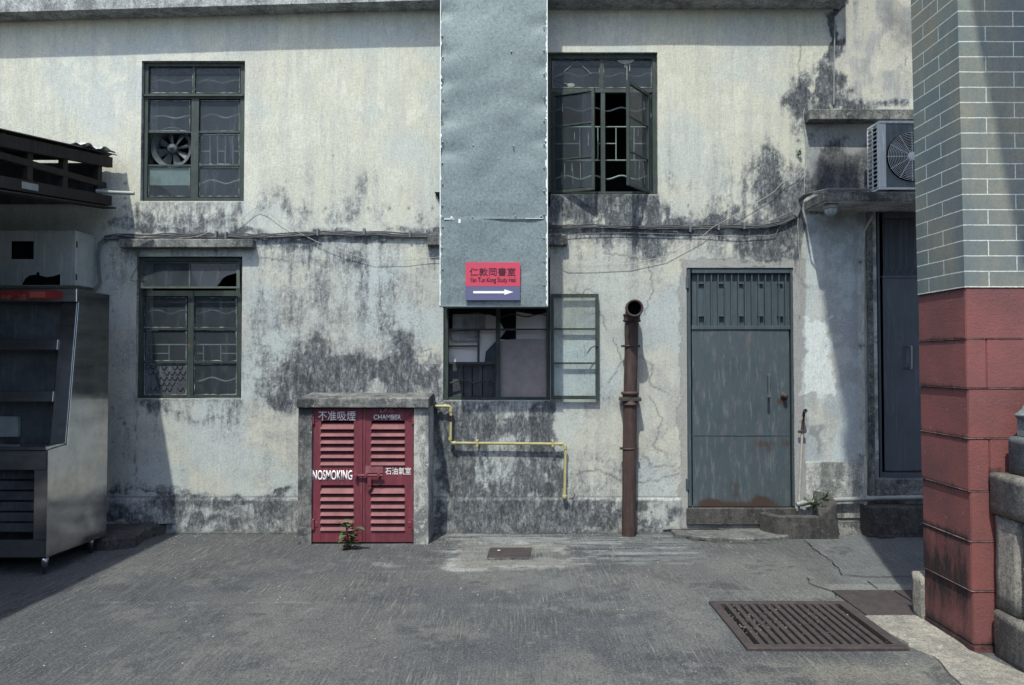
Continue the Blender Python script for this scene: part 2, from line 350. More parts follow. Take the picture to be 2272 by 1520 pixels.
# ------------------------------------------------------------------ text
def text_mesh(name, body, m, parent, p0, p1, n=Vector((0, -1, 0)), u=Vector((1, 0, 0)), thick=.0015, bold=0.0, shear=0.0):
    """text filling the box from lower-left p0 to upper-right p1 on a vertical surface facing n"""
    c = bpy.data.curves.new(name, 'FONT'); c.body = body; c.size = 1; c.offset = bold; c.extrude = 0; c.shear = shear; c.resolution_u = 3
    o = bpy.data.objects.new('tmp', c); col.objects.link(o); dg = bpy.context.evaluated_depsgraph_get(); dg.update()
    me = bpy.data.meshes.new_from_object(o.evaluated_get(dg)); bpy.data.objects.remove(o); bpy.data.curves.remove(c)
    xs = [v.co.x for v in me.vertices]; ys = [v.co.y for v in me.vertices]
    x0, x1, y0, y1 = min(xs), max(xs), min(ys), max(ys); W = (p1 - p0).dot(u); H = p1.z - p0.z; org = ORG[parent.name]
    for v in me.vertices:
        a = (v.co.x - x0) / (x1 - x0) * W; b = (v.co.y - y0) / (y1 - y0) * H
        v.co = p0 + u * a + Vector((0, 0, b)) + n * thick - org
    me.name = name; me.materials.clear(); me.materials.append(m)
    ob = bpy.data.objects.new(name, me); col.objects.link(ob); ob.parent = parent; ORG[ob.name] = org
    sm = ob.modifiers.new('solid', 'SOLIDIFY'); sm.thickness = thick * .9; sm.offset = 0
    return ob

# ================================================================== THE OLD BUILDING
HOLES = {}
def hole(n, x0, y0, x1, y1):
    a = P(x0, y0); b = P(x1, y1); HOLES[n] = (a.x, b.x, b.z, a.z)
hole('w1', 315, 135, 541, 446); hole('w2', 304, 569, 535, 884); hole('w3', 1212, 116, 1460, 431); hole('w4', 984, 572, 1221, 888)
hole('d1', 1523, 594, 1765, 1127); hole('d2', 1943, 468, 2160, 1062)
bld = thing('old_building', (0, WY, 0), 'long weathered two-storey building with stained cream plaster, green windows and metal doors', 'building')

XL, XR, ZT = -4.75, 4.75, 4.95
def lines(a, b, step, extra):
    base = list(np.arange(a, b + 1e-6, step)); base[-1] = b
    out = [v for v in base if all(abs(v - e) > step * .45 for e in extra)] + [e for e in extra if a < e < b]
    return np.array(sorted(set(out)))
ex = sorted({h[k] for h in HOLES.values() for k in (0, 1)}); ez = sorted({h[k] for h in HOLES.values() for k in (2, 3)})
gx = lines(XL, XR, .0125, ex); gz = lines(0, ZT, .0125, ez)
GX, GZ = np.meshgrid(gx, gz)
# photo pixel of every wall vertex, used only to lay the stains where the wall has them
def wall_px(x, z):
    y = WY; zz = z - CAMH; f = y * math.cos(TH) + zz * math.sin(TH); v = (-y * math.sin(TH) + zz * math.cos(TH)) / f
    return CX + F * x / f, CY - F * v
PX, PYY = wall_px(GX, GZ)

def wall_tone():
    x, y = PX, PYY
    wx = x + (fbm(x, y, 90, 1) - .5) * 120 + (fbm(x, y, 22, 5) - .5) * 34
    wy = y + (fbm(x, y, 90, 2) - .5) * 100 + (fbm(x, y, 22, 6) - .5) * 30
    def E(cx, cy, rx, ry, s, p=2.0):        # soft ellipse
        return s * np.exp(-(((wx - cx) / rx) ** 2 + ((wy - cy) / ry) ** 2) ** (p / 2))
    def Bx(x0, y0, x1, y1, s, e=14, ey=None):
        ey = ey or e; return s * ss(x0 - e, x0 + e, wx) * (1 - ss(x1 - e, x1 + e, wx)) * ss(y0 - ey, y0 + ey, wy) * (1 - ss(y1 - ey, y1 + ey, wy))
    lo = fbm(x, y, 170, 11, 3); mid = fbm(x, y, 44, 12, 5, .68); hi = fbm(x, y, 13, 13, 4, .75); vhi = fbm(x, y, 5, 15, 3, .7)
    stk = fbm(x, y * .09, 13, 14, 4, .6); stk2 = fbm(x, y * .05, 5, 16, 3, .6)
    c = np.empty(x.shape + (3,)); c[:] = (.53, .535, .455)
    c = mixc(c, (.475, .51, .485), ss(.42, .62, lo)); c = mixc(c, (.60, .605, .53), ss(.50, .66, mid) * .7)
    c = mixc(c, (.43, .445, .42), ss(.46, .68, stk) * .5)
    # lower storey is greyer than the upper
    low = ss(430, 620, y); c = mixc(c, (.37, .385, .37), low * (.30 + .5 * ss(.40, .6, mid)))
    c = mixc(c, (.40, .465, .485), ss(.47, .64, fbm(x, y, 120, 31, 4)) * .6 * low)
    # ---- grime density
    g = 0 * x
    for a in [(1240, 470, 120, 30, .55), (1410, 470, 50, 34, .55), (1740, 430, 75, 75, .95), (1700, 380, 40, 55, .55), (1790, 240, 36, 62, .9), (1760, 230, 18, 30, .5), (1820, 190, 30, 90, .75),
              (1862, 330, 18, 34, .9), (1850, 400, 70, 40, .8), (1960, 400, 90, 50, .6), (1000, 1010, 34, 120, 1.0), (985, 960, 24, 70, .8), (1120, 930, 130, 30, .55), (1210, 1000, 28, 90, .45), (1150, 1080, 110, 34, .50),
              (700, 838, 64, 36, 1.25), (790, 845, 70, 34, 1.25), (880, 815, 40, 56, 1.15), (915, 850, 40, 26, .9), (690, 800, 50, 44, .35), (850, 690, 40, 60, .26), (700, 700, 60, 80, .16), (640, 860, 36, 30, .6), (810, 575, 40, 30, .28), (965, 840, 30, 40, .75),
              (640, 610, 40, 60, .14), (700, 555, 16, 40, .26), (865, 780, 26, 50, .45), (1010, 1080, 50, 40, .8),
              (1690, 550, 80, 34, .75), (1770, 520, 26, 60, .6), (1440, 545, 30, 26, .65), (1730, 480, 60, 26, .5), (600, 850, 30, 40, .30), (580, 760, 16, 80, .14), (1330, 1060, 80, 40, .22), (1290, 770, 40, 90, .12), (1120, 500, 120, 40, .4),
              (700, 385, 40, 30, .26), (820, 430, 50, 40, .26), (660, 450, 50, 30, .20), (760, 470, 90, 26, .26), (600, 450, 50, 34, .20), (430, 480, 150, 30, .5), (330, 490, 60, 26, .30), (950, 500, 40, 30, .35), (1500, 400, 60, 40, .18), (1620, 400, 60, 70, .30), (1560, 480, 90, 26, .35),
              (1480, 350, 20, 120, .22), (420, 915, 100, 16, .5), (260, 900, 16, 160, .15), (610, 980, 40, 60, .12), (400, 1120, 60, 26, .9), (520, 1112, 70, 18, .9), (620, 1135, 50, 34, .9), (500, 1165, 90, 14, .7), (290, 1165, 60, 12, .8), (360, 1090, 120, 8, .3), (250, 1100, 20, 20, .3),
              (1050, 1150, 90, 36, 1.3), (1200, 1150, 90, 36, 1.25), (1330, 1145, 70, 36, 1.1), (1470, 1160, 60, 16, .35), (1600, 1150, 120, 16, .7), (1300, 900, 60, 14, .22)]:
        g = g + E(*a)
    g = g + Bx(1842, -40, 1868, 250, 1.15, 7) + Bx(1868, 100, 1888, 235, .75, 10) + Bx(1880, 222, 2040, 250, .75, 12) + E(1900, 215, 28, 34, .7)
    g = g + Bx(230, 504, 975, 528, .55, 14, 8) + Bx(1216, 486, 1770, 516, .62, 14, 8) + Bx(1216, 508, 1780, 540, .22, 14, 10)
    g = g + Bx(560, 380, 960, 500, .10, 40) + Bx(560, 560, 940, 870, .10, 50) + Bx(975, 890, 1240, 1100, .36, 10) + Bx(1216, 434, 1462, 500, .42, 8)
    g = g + Bx(240, 1098, 660, 1104, .55, 4) + Bx(975, 1103, 1400, 1190, .22, 6) + E(1960, 60, 60, 20, .15)
    run = fbm(x, y * .12, 15, 45, 5, .72); patch = fbm(wx, wy, 28, 46, 5, .72)
    # drips that start at ledges, sills and the cable line and thin out downwards
    def drip(x0, x1, y0, ln, st): return st * ss(x0 - 4, x0 + 4, x) * (1 - ss(x1 - 4, x1 + 4, x)) * ss(y0 - 1, y0 + 2, y) * np.clip(1 - (y - y0) / (ln * (.25 + 1.5 * ss(.35, .65, run))), 0, 1)
    g = g * np.where(y < 505, .78, .92)
    dr = drip(300, 540, 447, 60, .55) + drip(300, 540, 885, 60, .6) + drip(984, 1225, 889, 130, .8) + drip(1212, 1462, 432, 70, .6) + drip(230, 975, 526, 110, .55) + drip(1216, 1775, 512, 90, .55) + drip(1786, 2040, 470, 70, .5) + drip(0, 1862, 20, 90, .12) + drip(1866, 2040, 0, 200, .35) + drip(240, 1500, 1104, 60, .35)
    gn = -.05 + g * (.45 + 1.0 * ss(.30, .70, patch * .6 + run * .4)) + dr * .58 + (mid - .5) * .45 + (hi - .5) * .5 * (.3 + g) + (stk - .5) * .6 * (.3 + g)
    c = mixc(c, (.36, .38, .38), ss(.05, .50, gn) * .70)
    c = mixc(c, (.225, .245, .26), ss(.34, .90, gn) * .80)
    c = mixc(c, (.105, .118, .132), ss(.66, 1.15, gn) * .82)
    c = mixc(c, (.035, .04, .047), ss(.88, 1.35, gn) * .9)
    # flaked paint: pale plates with crisp edges left standing in the stained areas, pits where it has gone
    fl = fbm(x + (hi - .5) * 20, y, 19, 71, 5, .78); pv = fbm(x, y, 8, 72, 4, .8)
    c = mixc(c, (.43, .455, .45), ss(.600, .625, fl) * ss(.15, .6, gn) * .55)
    c = mixc(c, (.085, .095, .11), ss(.62, .66, pv) * ss(.12, .7, gn) * .7)
    net = np.abs(fbm(wx, wy, 26, 73, 4, .6) - .5); c = mixc(c, (.085, .09, .10), np.exp(-(net / .007) ** 2) * ss(.0, .4, gn + .25 * ss(880, 960, y) * ss(970, 1010, x)) * .6)
    # black mould speckles and pale chips
    sp = g + (vhi - .5) * 1.5 + (hi - .5) * .9
    c = mixc(c, (.11, .12, .135), ss(.60, 1.1, sp) * ss(.08, .4, g) * .5)
    # pale runs below the row of weep holes
    wr = random.Random(3)
    for hx in list(range(345, 970, 47)) + list(range(1240, 1725, 47)):
        hx += wr.uniform(-5, 5); hy = 462 if hx < 1000 else 456; s = wr.uniform(.35, .8)
        m = np.exp(-((x - hx - (hi - .5) * 3) / 4.2) ** 2) * ss(hy + 6, hy + 14, y) * (1 - ss(hy + 38, hy + 52, y)) * s
        c = mixc(c, (.56, .57, .51), m)
        c = mixc(c, (.05, .05, .06), np.exp(-(((x - hx) / 2.2) ** 2 + ((y - hy) / 3.6) ** 2)) * .9)
        c = mixc(c, (.54, .55, .50), np.exp(-((x - hx - 3) / 4.0) ** 2) * ss(528, 534, y) * (1 - ss(540, 575, y)) * s * .6)
    # cement repair round the door
    def region(x0, y0, x1, y1, jit=8): 
        jx = x + (fbm(x, y, 26, 51) - .5) * jit * 2; jy = y + (fbm(x, y, 26, 52) - .5) * jit * 2
        return ss(x0 - 1, x0 + 1, jx) * (1 - ss(x1 - 1, x1 + 1, jx)) * ss(y0 - 1, y0 + 1, jy) * (1 - ss(y1 - 1, y1 + 1, jy))
    cem = region(1508, 578, 1786, 1180, 12); ccol = np.array((.29, .295, .285)) * (.8 + .45 * mid[..., None])
    c = c * (1 - cem[..., None] * .85) + ccol * cem[..., None] * .85
    edge = np.clip(region(1505, 575, 1789, 1183, 12) - cem, 0, 1) * (y < 1120); c = mixc(c, (.12, .12, .13), edge * .5)
    # bay right of the door: pale blue paint, white patch, cream strip
    bay = ss(1786, 1790, x) * ss(474, 478, y) * (1 - ss(1022, 1026, y)) * (1 - ss(1918, 1922, x))
    bc = np.empty(c.shape); bc[:] = (.44, .50, .52); bc = mixc(bc, (.52, .50, .43), E(1830, 850, 24, 200, 1) * .8); bc = mixc(bc, (.27, .29, .31), ss(.5, .7, mid + stk * .2) * .5)
    bc = mixc(bc, (.20, .21, .23), np.clip(E(1800, 520, 20, 50, .9) + E(1880, 490, 80, 14, .5), 0, 1)); bc = mixc(bc, (.22, .23, .24), ss(.35, .8, E(1798, 950, 14, 60, 1.0) * (.5 + hi)) * .8)
    c = c * (1 - bay[..., None]) + bc * bay[..., None]
    wp = region(1776, 712, 1846, 868, 30) * ss(.30, .42, mid + ss(0, 30, np.minimum(x - 1776, 1846 - x)) * .3); c = mixc(c, (.60, .66, .66), wp * .95)
    c = mixc(c, (.30, .30, .31), region(1764, 600, 1786, 1110, 5) * .5)
    c = mixc(c, (.26, .285, .29), ss(1786, 1789, x) * ss(1024, 1027, y) * (.75 + .2 * (mid > .5)))
    c = mixc(c, (.15, .16, .17), ss(1922, 1926, x) * ss(400, 404, y) * ss(.40, .62, mid + (hi - .5)) * .75)
    # upper right bay keeps patchy limewash, greyer recess between the two slabs
    ur = ss(1876, 1886, wx) * (1 - ss(205, 235, wy)); uc = np.empty(c.shape); uc[:] = (.46, .455, .41)
    uc = mixc(uc, (.33, .345, .35), ss(.42, .62, stk + (mid - .5) * .6)); uc = mixc(uc, (.56, .54, .47), ss(.55, .66, fbm(x, y, 60, 61, 4)) * .8); uc = mixc(uc, (.10, .11, .12), ss(.64, .74, hi * .5 + stk2 * .5) * .6)
    uc = mixc(uc, (.13, .135, .14), E(2010, 40, 22, 60, .7)); c = c * (1 - ur[..., None] * .9) + uc * ur[..., None] * .9
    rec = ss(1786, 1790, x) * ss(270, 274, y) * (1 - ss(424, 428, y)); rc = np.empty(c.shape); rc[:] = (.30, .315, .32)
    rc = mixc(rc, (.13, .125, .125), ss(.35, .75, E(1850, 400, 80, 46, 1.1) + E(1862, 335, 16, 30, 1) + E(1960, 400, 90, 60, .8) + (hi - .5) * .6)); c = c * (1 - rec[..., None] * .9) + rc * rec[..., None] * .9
    # plinth band
    pl = ss(1103, 1105, y) * (1 - ss(1786, 1788, x)); c = mixc(c, (.36, .38, .38), pl * .25)
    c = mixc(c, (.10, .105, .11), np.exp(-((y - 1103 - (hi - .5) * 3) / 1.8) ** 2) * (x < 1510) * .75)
    c = mixc(c, (.55, .56, .52), np.exp(-((y - 1106) / 1.5) ** 2) * (x < 1510) * (x > 970) * (hi > .45) * .7)
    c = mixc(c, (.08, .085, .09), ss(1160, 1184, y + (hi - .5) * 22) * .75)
    # cracks
    rnd = random.Random(11); cr = np.full(x.shape, 1e9)
    def crack(pts, step=7, amp=3.5):
        nonlocal cr
        cr = np.minimum(cr, polydist(x, y, jag(pts, step, amp, rnd)))
    for q in [[(1180, 925), (1200, 960), (1216, 930)], [(1010, 960), (1060, 940), (1130, 950), (1160, 980), (1140, 1010)], [(1000, 1085), (1050, 1075), (1100, 1070), (1150, 1092), (1186, 1085), (1230, 1074)],
              [(1095, 1030), (1110, 1060), (1090, 1085)], [(1160, 1010), (1190, 1020), (1220, 1050)], [(1265, 1052), (1330, 1040), (1390, 1075), (1470, 1062), (1505, 1050)], [(1425, 1010), (1450, 1040), (1500, 1030)],
              [(1290, 690), (1310, 700), (1330, 690), (1345, 730)], [(1440, 880), (1470, 930), (1450, 990), (1480, 1010)], [(1360, 750), (1380, 800), (1350, 850)], [(1420, 790), (1450, 810), (1440, 850), (1475, 870)],
              [(922, 766), (940, 780), (955, 772), (952, 800), (970, 820)], [(935, 790), (915, 800), (900, 830)], [(940, 800), (960, 830)], [(1763, 480), (1770, 560), (1762, 600), (1790, 640)],
              [(1775, 100), (1773, 180), (1780, 240)], [(303, 900), (301, 1000), (300, 1100), (303, 1170)], [(1600, 590), (1640, 600), (1700, 590)], [(1600, 520), (1650, 560)], [(1340, 560), (1420, 575), (1500, 560)],
              [(1440, 590), (1448, 640), (1430, 700)], [(1260, 640), (1290, 655), (1300, 640), (1320, 650)], [(560, 760), (600, 770), (590, 800)], [(560, 840), (600, 842), (640, 838)], [(575, 570), (640, 578)]]: crack(q)
    c = mixc(c, (.09, .09, .10), np.exp(-(cr / 1.5) ** 2) * (.35 + .6 * hi))
    pt_ = fbm(wx, wy, 34, 81, 5, .7); band = ss(1106, 1112, y) * (1 - ss(1176, 1182, y)) * (x < 1500)
    c = mixc(c, (.050, .057, .065), band * ss(.46, .60, pt_ + (hi - .5) * .5) * np.where(x > 970, .85, .6)); c = mixc(c, (.42, .44, .42), band * ss(.56, .64, fbm(x, y, 24, 82, 5, .75)) * np.where(x > 970, .55, .8))
    tex = fbm(x, y * .7, 10, 91, 5, .85); tex2 = fbm(x, y * .8, 36, 92, 4, .7); gm = ss(.15, .8, gn)
    c = c * (1 + gm * np.clip((tex - .5) * 3.2 + (tex2 - .5) * 2.4, -.6, 1.3))[..., None]
    # drill holes
    for hx, hy, r_ in [(276, 940, 4), (270, 928, 2), (250, 690, 2), (250, 812, 2), (249, 905, 2), (249, 982, 2), (645, 895, 3), (562, 748, 2.5), (1771, 312, 4), (278, 407, 3), (278, 440, 2.5), (560, 770, 1), (1330, 612, 1.5), (740, 345, 2), (1776, 935, 2), (1910, 948, 2)]:
        c = mixc(c, (.03, .03, .035), np.exp(-(((x - hx) ** 2 + (y - hy) ** 2) / r_ ** 2)) * .95)
    c *= (.93 + .14 * vhi)[..., None]
    c = np.clip(c, .01, .8); al = np.clip(gn * .9 + low * .10 + .04, 0, 1) * (1 - ur * .6) * (1 - bay * .8) * (1 - wp) * (1 - cem * .5)
    return np.concatenate([c, al[..., None]], -1)

def grid_object(name, X, Y, Z, keep, tone, m, parent=None):
    ny, nx = X.shape; org = ORG[parent.name] if parent else Vector((0, 0, 0))
    co = np.stack([X - org.x, Y - org.y, Z - org.z], -1).reshape(-1, 3).astype(np.float32)
    i = np.arange(ny * nx).reshape(ny, nx)
    q = np.stack([i[:-1, :-1], i[:-1, 1:], i[1:, 1:], i[1:, :-1]], -1)[keep]
    me = bpy.data.meshes.new(name); me.vertices.add(len(co)); me.vertices.foreach_set('co', co.ravel())
    me.loops.add(q.size); me.loops.foreach_set('vertex_index', q.ravel().astype(np.int32))
    me.polygons.add(len(q)); me.polygons.foreach_set('loop_start', np.arange(0, q.size, 4, dtype=np.int32)); me.polygons.foreach_set('loop_total', np.full(len(q), 4, dtype=np.int32))
    me.update(calc_edges=True)
    a = me.color_attributes.new('tone', 'FLOAT_COLOR', 'POINT')
    rgba = np.zeros((ny * nx, 4), np.float32); rgba[:, :tone.shape[-1]] = tone.reshape(-1, tone.shape[-1]); a.data.foreach_set('color', rgba.ravel())
    me.polygons.foreach_set('use_smooth', np.ones(len(q), bool))
    me.materials.append(m); o = bpy.data.objects.new(name, me); col.objects.link(o)
    if parent: o.parent = parent
    ORG[o.name] = org; return o

mxc = (gx[:-1] + gx[1:]) / 2; mzc = (gz[:-1] + gz[1:]) / 2; MX, MZ = np.meshgrid(mxc, mzc); keep = np.ones(MX.shape, bool)
for (a, b, c_, d_) in HOLES.values(): keep &= ~((MX > a) & (MX < b) & (MZ > c_) & (MZ < d_))
# gentle unevenness of the hand-laid plaster, plinth standing 12 mm proud
relief = (fbm(GX * 100, GZ * 100, 70, 77, 4) - .5) * .012
nearh = np.ones(GX.shape)
for (a, b, c_, d_) in HOLES.values():
    dx = np.maximum(np.maximum(a - GX, GX - b), 0); dz = np.maximum(np.maximum(c_ - GZ, GZ - d_), 0); nearh = np.minimum(nearh, ss(0, .10, np.hypot(dx, dz)))
zpl = P(1138, 1105).z
plin = (1 - ss(zpl - .012, zpl + .002, GZ)) * (GX < P(1508, 900).x)
WYg = WY - relief * nearh - plin * .014
wall = grid_object('wall', GX, WYg, GZ, keep, wall_tone(), M['plaster'], bld)

# masses beyond the frame and the rooms behind the openings
b = MB().box(-9, XL, WY, WY + .2, 0, 4.95).box(XR, 9, WY, WY + .2, 0, 4.95).box(-9, 9, WY, WY + .2, 4.95, 7)
build('outer_wall', b, M['conc_light'], bld)
for i, (n, (a, b_, c_, d_)) in enumerate(HOLES.items()):
    t = .30; mb = MB()
    mb.box(a - .05, a, WY + .012, WY + t, c_ - .05, d_ + .05).box(b_, b_ + .05, WY + .012, WY + t, c_ - .05, d_ + .05)
    mb.box(a, b_, WY + .012, WY + t, d_, d_ + .05).box(a, b_, WY + .012, WY + t, c_ - .05, c_)
    build('reveal', mb, M['conc_light'] if n != 'd2' else M['conc'], bld)
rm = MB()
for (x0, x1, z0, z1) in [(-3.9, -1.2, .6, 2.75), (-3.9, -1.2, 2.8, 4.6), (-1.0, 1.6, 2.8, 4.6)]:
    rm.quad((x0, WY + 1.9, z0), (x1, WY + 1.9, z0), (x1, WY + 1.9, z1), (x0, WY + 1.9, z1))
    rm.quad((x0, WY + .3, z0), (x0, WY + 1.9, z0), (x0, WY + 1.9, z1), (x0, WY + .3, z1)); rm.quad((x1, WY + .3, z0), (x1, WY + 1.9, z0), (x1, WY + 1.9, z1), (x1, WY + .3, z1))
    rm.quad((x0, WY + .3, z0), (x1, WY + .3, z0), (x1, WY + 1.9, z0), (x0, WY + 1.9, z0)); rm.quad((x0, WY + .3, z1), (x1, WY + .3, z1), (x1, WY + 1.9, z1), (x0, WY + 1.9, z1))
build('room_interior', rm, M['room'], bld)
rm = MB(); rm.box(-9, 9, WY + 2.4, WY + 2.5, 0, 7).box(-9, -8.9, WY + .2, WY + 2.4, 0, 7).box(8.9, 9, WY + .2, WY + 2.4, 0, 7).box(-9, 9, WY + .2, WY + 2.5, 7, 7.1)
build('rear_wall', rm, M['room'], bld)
# eave: three stretches, the left one tilts a little
def eave():
    mb = MB(); pts = [(-9, 2.93 + CAMH), (P(0, 50).x, P(0, 49).z), (P(970, 20).x, P(970, 22).z), (P(1862, 20).x, P(1862, 20).z)]
    for (x0, z0), (x1, z1) in zip(pts[:-1], pts[1:]):
        mb.hexa([(x0, WY - .18, z0 - .0), (x1, WY - .18, z1), (x1, WY + .05, z1), (x0, WY + .05, z0), (x0, WY - .18, z0 + .35), (x1, WY - .18, z1 + .35), (x1, WY + .05, z1 + .35), (x0, WY + .05, z0 + .35)])
    return mb
build('eave', eave(), concrete('eave_concrete', (.40, .42, .42), (.16, .17, .18), 6, .4), bld)
def slab(name, x0, x1, yt, yb, p, m, bev=.006):
    a = P(x0, yt, p); b2 = P(x1, yb, p); mb = MB().box(a.x, b2.x, WY - p, WY + .01, b2.z, a.z); return build(name, mb, m, bld, bev)
slab('window_hood', 263, 560, 530, 549, .09, M['conc'])
slab('window_hood', 947, 1259, 519, 544, .07, M['conc'])
slab('ledge', 1797, 2260, 242, 265, .12, M['conc'])
sl2 = slab('canopy_slab', 1826, 2300, 425, 447, .39, M['conc'])
build('soffit', MB().box(P(1826, 447, .39).x + .01, 4.7, WY - .385, WY - .002, P(1826, 447, .39).z - .004, P(1826, 447, .39).z - .0005), M['soffit'], bld)
sl2['label'] = 'projecting concrete slab over the right-hand door'
# faint shadow-free pilaster strip by the right door
build('pilaster', MB().pbox(1922, 472, 1943, 1110, 0, .012), M['conc'], bld)
build('plinth_band', MB().pbox(1788, 1025, 1921, 1150, -.01, .012), M['conc_light'], bld, .003)
build('plinth_band', MB().pbox(1944, 1064, 2200, 1125, -.01, .02), M['conc'], bld, .003)

# ------------------------------------------------------------------ windows
def bars(mb, xs, ys, x0, x1, y0, y1, wv, wh, d0, d1):
    for x in xs: mb.pbox(x - wv / 2, y0, x + wv / 2, y1, d0, d1)
    e = .001
    for y in ys: mb.pbox(x0, y - wh / 2, x1, y + wh / 2, d0 + e, d1 - e)
def wave_bar(mb, x0, x1, y, amp, period, d, r=.008, ph=0.0):
    n = max(6, int((x1 - x0) / 5)); pts = []
    for k in range(n + 1):
        x = x0 + (x1 - x0) * k / n; pts.append(P(x, y + amp * math.cos(2 * math.pi * (x - x0) / period + ph), d))
    mb.tube(pts, r, 5)
def grille(parent, x0, x1, y0, y1, rows, d=-.11):
    """security grille: straight frame bars, wavy bars top and bottom, offset uprights in the middle"""
    mb = MB(); wd = x1 - x0
    (ya, yb, yc, yd) = rows
    for y in (yb, yc): mb.tube([P(x0, y, d), P(x1, y, d)], .007, 5)
    wave_bar(mb, x0, x1, ya, 4, 62, d); wave_bar(mb, x0, x1, yd, 4, 62, d)
    for fx, a, b2 in [(.28, yb, yc), (.46, yb, yc), (.64, yb, yc), (.82, yb, yc)]: mb.tube([P(x0 + wd * fx, a, d), P(x0 + wd * fx, b2, d)], .006, 5)
    ym = (yb + yc) / 2
    for fa, fb in [(.02, .28), (.46, .64), (.82, .98)]: mb.tube([P(x0 + wd * fa, ym, d), P(x0 + wd * fb, ym, d)], .006, 5)
    for fx in (.01, .99): mb.tube([P(x0 + wd * fx, y0, d), P(x0 + wd * fx, y1, d)], .007, 5)
    return build('grille', mb, M['grille'], parent)
def pane(parent, x0, y0, x1, y1, d, m='glass', label=None):
    o = build('pane', MB().pbox(x0, y0, x1, y1, d - .004, d), M[m], parent)
    if label: o['label'] = label
    return o
def putty(parent, x0, y0, x1, y1, d, rnd, dens=.6):   # one ragged bead of old putty round a pane
    per = []; n = 14
    for (ax, ay, bx, by, ix, iy) in [(x0, y0, x1, y0, 0, 1), (x1, y0, x1, y1, -1, 0), (x1, y1, x0, y1, 0, -1), (x0, y1, x0, y0, 1, 0)]:
        for k in range(n):
            t = k / n; px = ax + (bx - ax) * t; py = ay + (by - ay) * t; w_ = .15 + (rnd.random() ** 2.2) * 2.0 * dens * (1.3 if iy == -1 else 1)
            if k == 0: ox, oy = ix + (1 if ax == x0 else -1) * (ix == 0), iy + (1 if ay == y0 else -1) * (iy == 0)
            else: ox, oy = ix, iy
            per.append((P(px, py, d), P(px + ox * w_, py + oy * w_, d)))
    N = len(per); vs = [q for p in per for q in p] + [q - Vector((0, .003, 0)) for p in per for q in p]; fs = []
    for k in range(N):
        a0, a1, b0, b1 = 2 * k, 2 * k + 1, 2 * ((k + 1) % N), 2 * ((k + 1) % N) + 1; m = 2 * N
        fs += [(m + a0, m + b0, m + b1, m + a1), (a1, b1, m + b1, m + a1), (a0, b0, m + b0, m + a0)]
    mb = MB(); mb.add(vs, fs); return build('putty', mb, M['putty'], parent)
M['putty'] = paint('old_window_putty', (.30, .33, .31), (.18, .21, .20), 0, .8, 0, .3, 30, False)
rnd = random.Random(5)

# W1: upper left
w1 = build('window', MB(), M['green'], bld); w1['label'] = 'upper window with a fan in one missing pane'
fr = MB(); D = -.06
for a in [(317, 137, 326, 445), (534, 137, 541, 445)]: fr.pbox(*a, D - .03, D + .02)
for a in [(326, 137, 534, 147), (326, 208, 534, 219), (326, 438, 534, 445)]: fr.pbox(*a, D - .029, D + .021)
fr.pbox(317, 209, 540, 213, D + .021, D + .04)
fr.pbox(425, 219, 439, 438, D - .028, D + .019); fr.pbox(429, 147, 432, 208, D - .02, D + .012)
for y in (293, 367): fr.pbox(326, y - 2, 425, y + 2, D - .02, D + .010)
for y in (293, 367): fr.pbox(439, y - 2, 534, y + 2, D - .02, D + .010)
build('frame', fr, M['green'], w1)
pt = MB(); C1 = [(328, 148, 428, 207), (433, 148, 532, 207), (330, 223, 422, 291), (442, 223, 531, 291), (442, 296, 531, 365), (442, 370, 531, 436), (330, 370, 422, 436)]
for q in C1: pane(w1, *q, D - .004); putty(w1, *q, D, rnd, .7)
build('paper', MB().pbox(330, 372, 421, 411, D - .012, D - .009), M['paper'], w1)
grille(w1, 440, 534, 219, 438, (258, 300, 372, 404))
for q in ((328, 430, 181), (431, 532, 181), (328, 424, 260)):
    wv = MB(); wave_bar(wv, q[0], q[1], q[2], 3, 62, -.11); build('grille_bar', wv, M['grille'], w1)
# exhaust fan standing behind the missing pane
fc = P(386, 331, -.14); fan = thing('exhaust_fan', tuple(fc), 'dusty round exhaust fan behind the missing pane of the upper left window', 'fan')
M['fan'] = paint('dusty_fan_metal', (.075, .09, .098), (.04, .05, .056), 0.03, .6, 0, .3, 14)
ring = MB().lathe(fc, (0, -1, 0), [(-.06, .150), (.03, .150), (.045, .178), (.05, .178), (.05, .185), (.02, .160), (-.06, .157)], 40)
build('housing', ring, M['fan'], fan)
hb = MB().lathe(fc, (0, -1, 0), [(-.03, .0), (-.03, .045), (.03, .045), (.042, .032), (.042, .016), (.06, .014), (.06, 0)], 24); build('hub', hb, M['fan'], fan)
for k in range(8):
    a = 2 * math.pi * k / 8 + .25; u = Vector((math.cos(a), 0, math.sin(a))); v = Vector((-math.sin(a), 0, math.cos(a))); n = Vector((0, 1, 0))
    mb = MB(); q = [fc + u * .04 - v * .012 - n * .012, fc + u * .04 + v * .012 + n * .012, fc + u * .142 + v * .034 + n * .025, fc + u * .145 - v * .030 - n * .02]
    mb.prism(q, n * .003); build('blade', mb, M['fan'], fan)
build('mounting_plate', MB().pbox(327, 296, 424, 436, -.26, -.255), M['black'], fan)

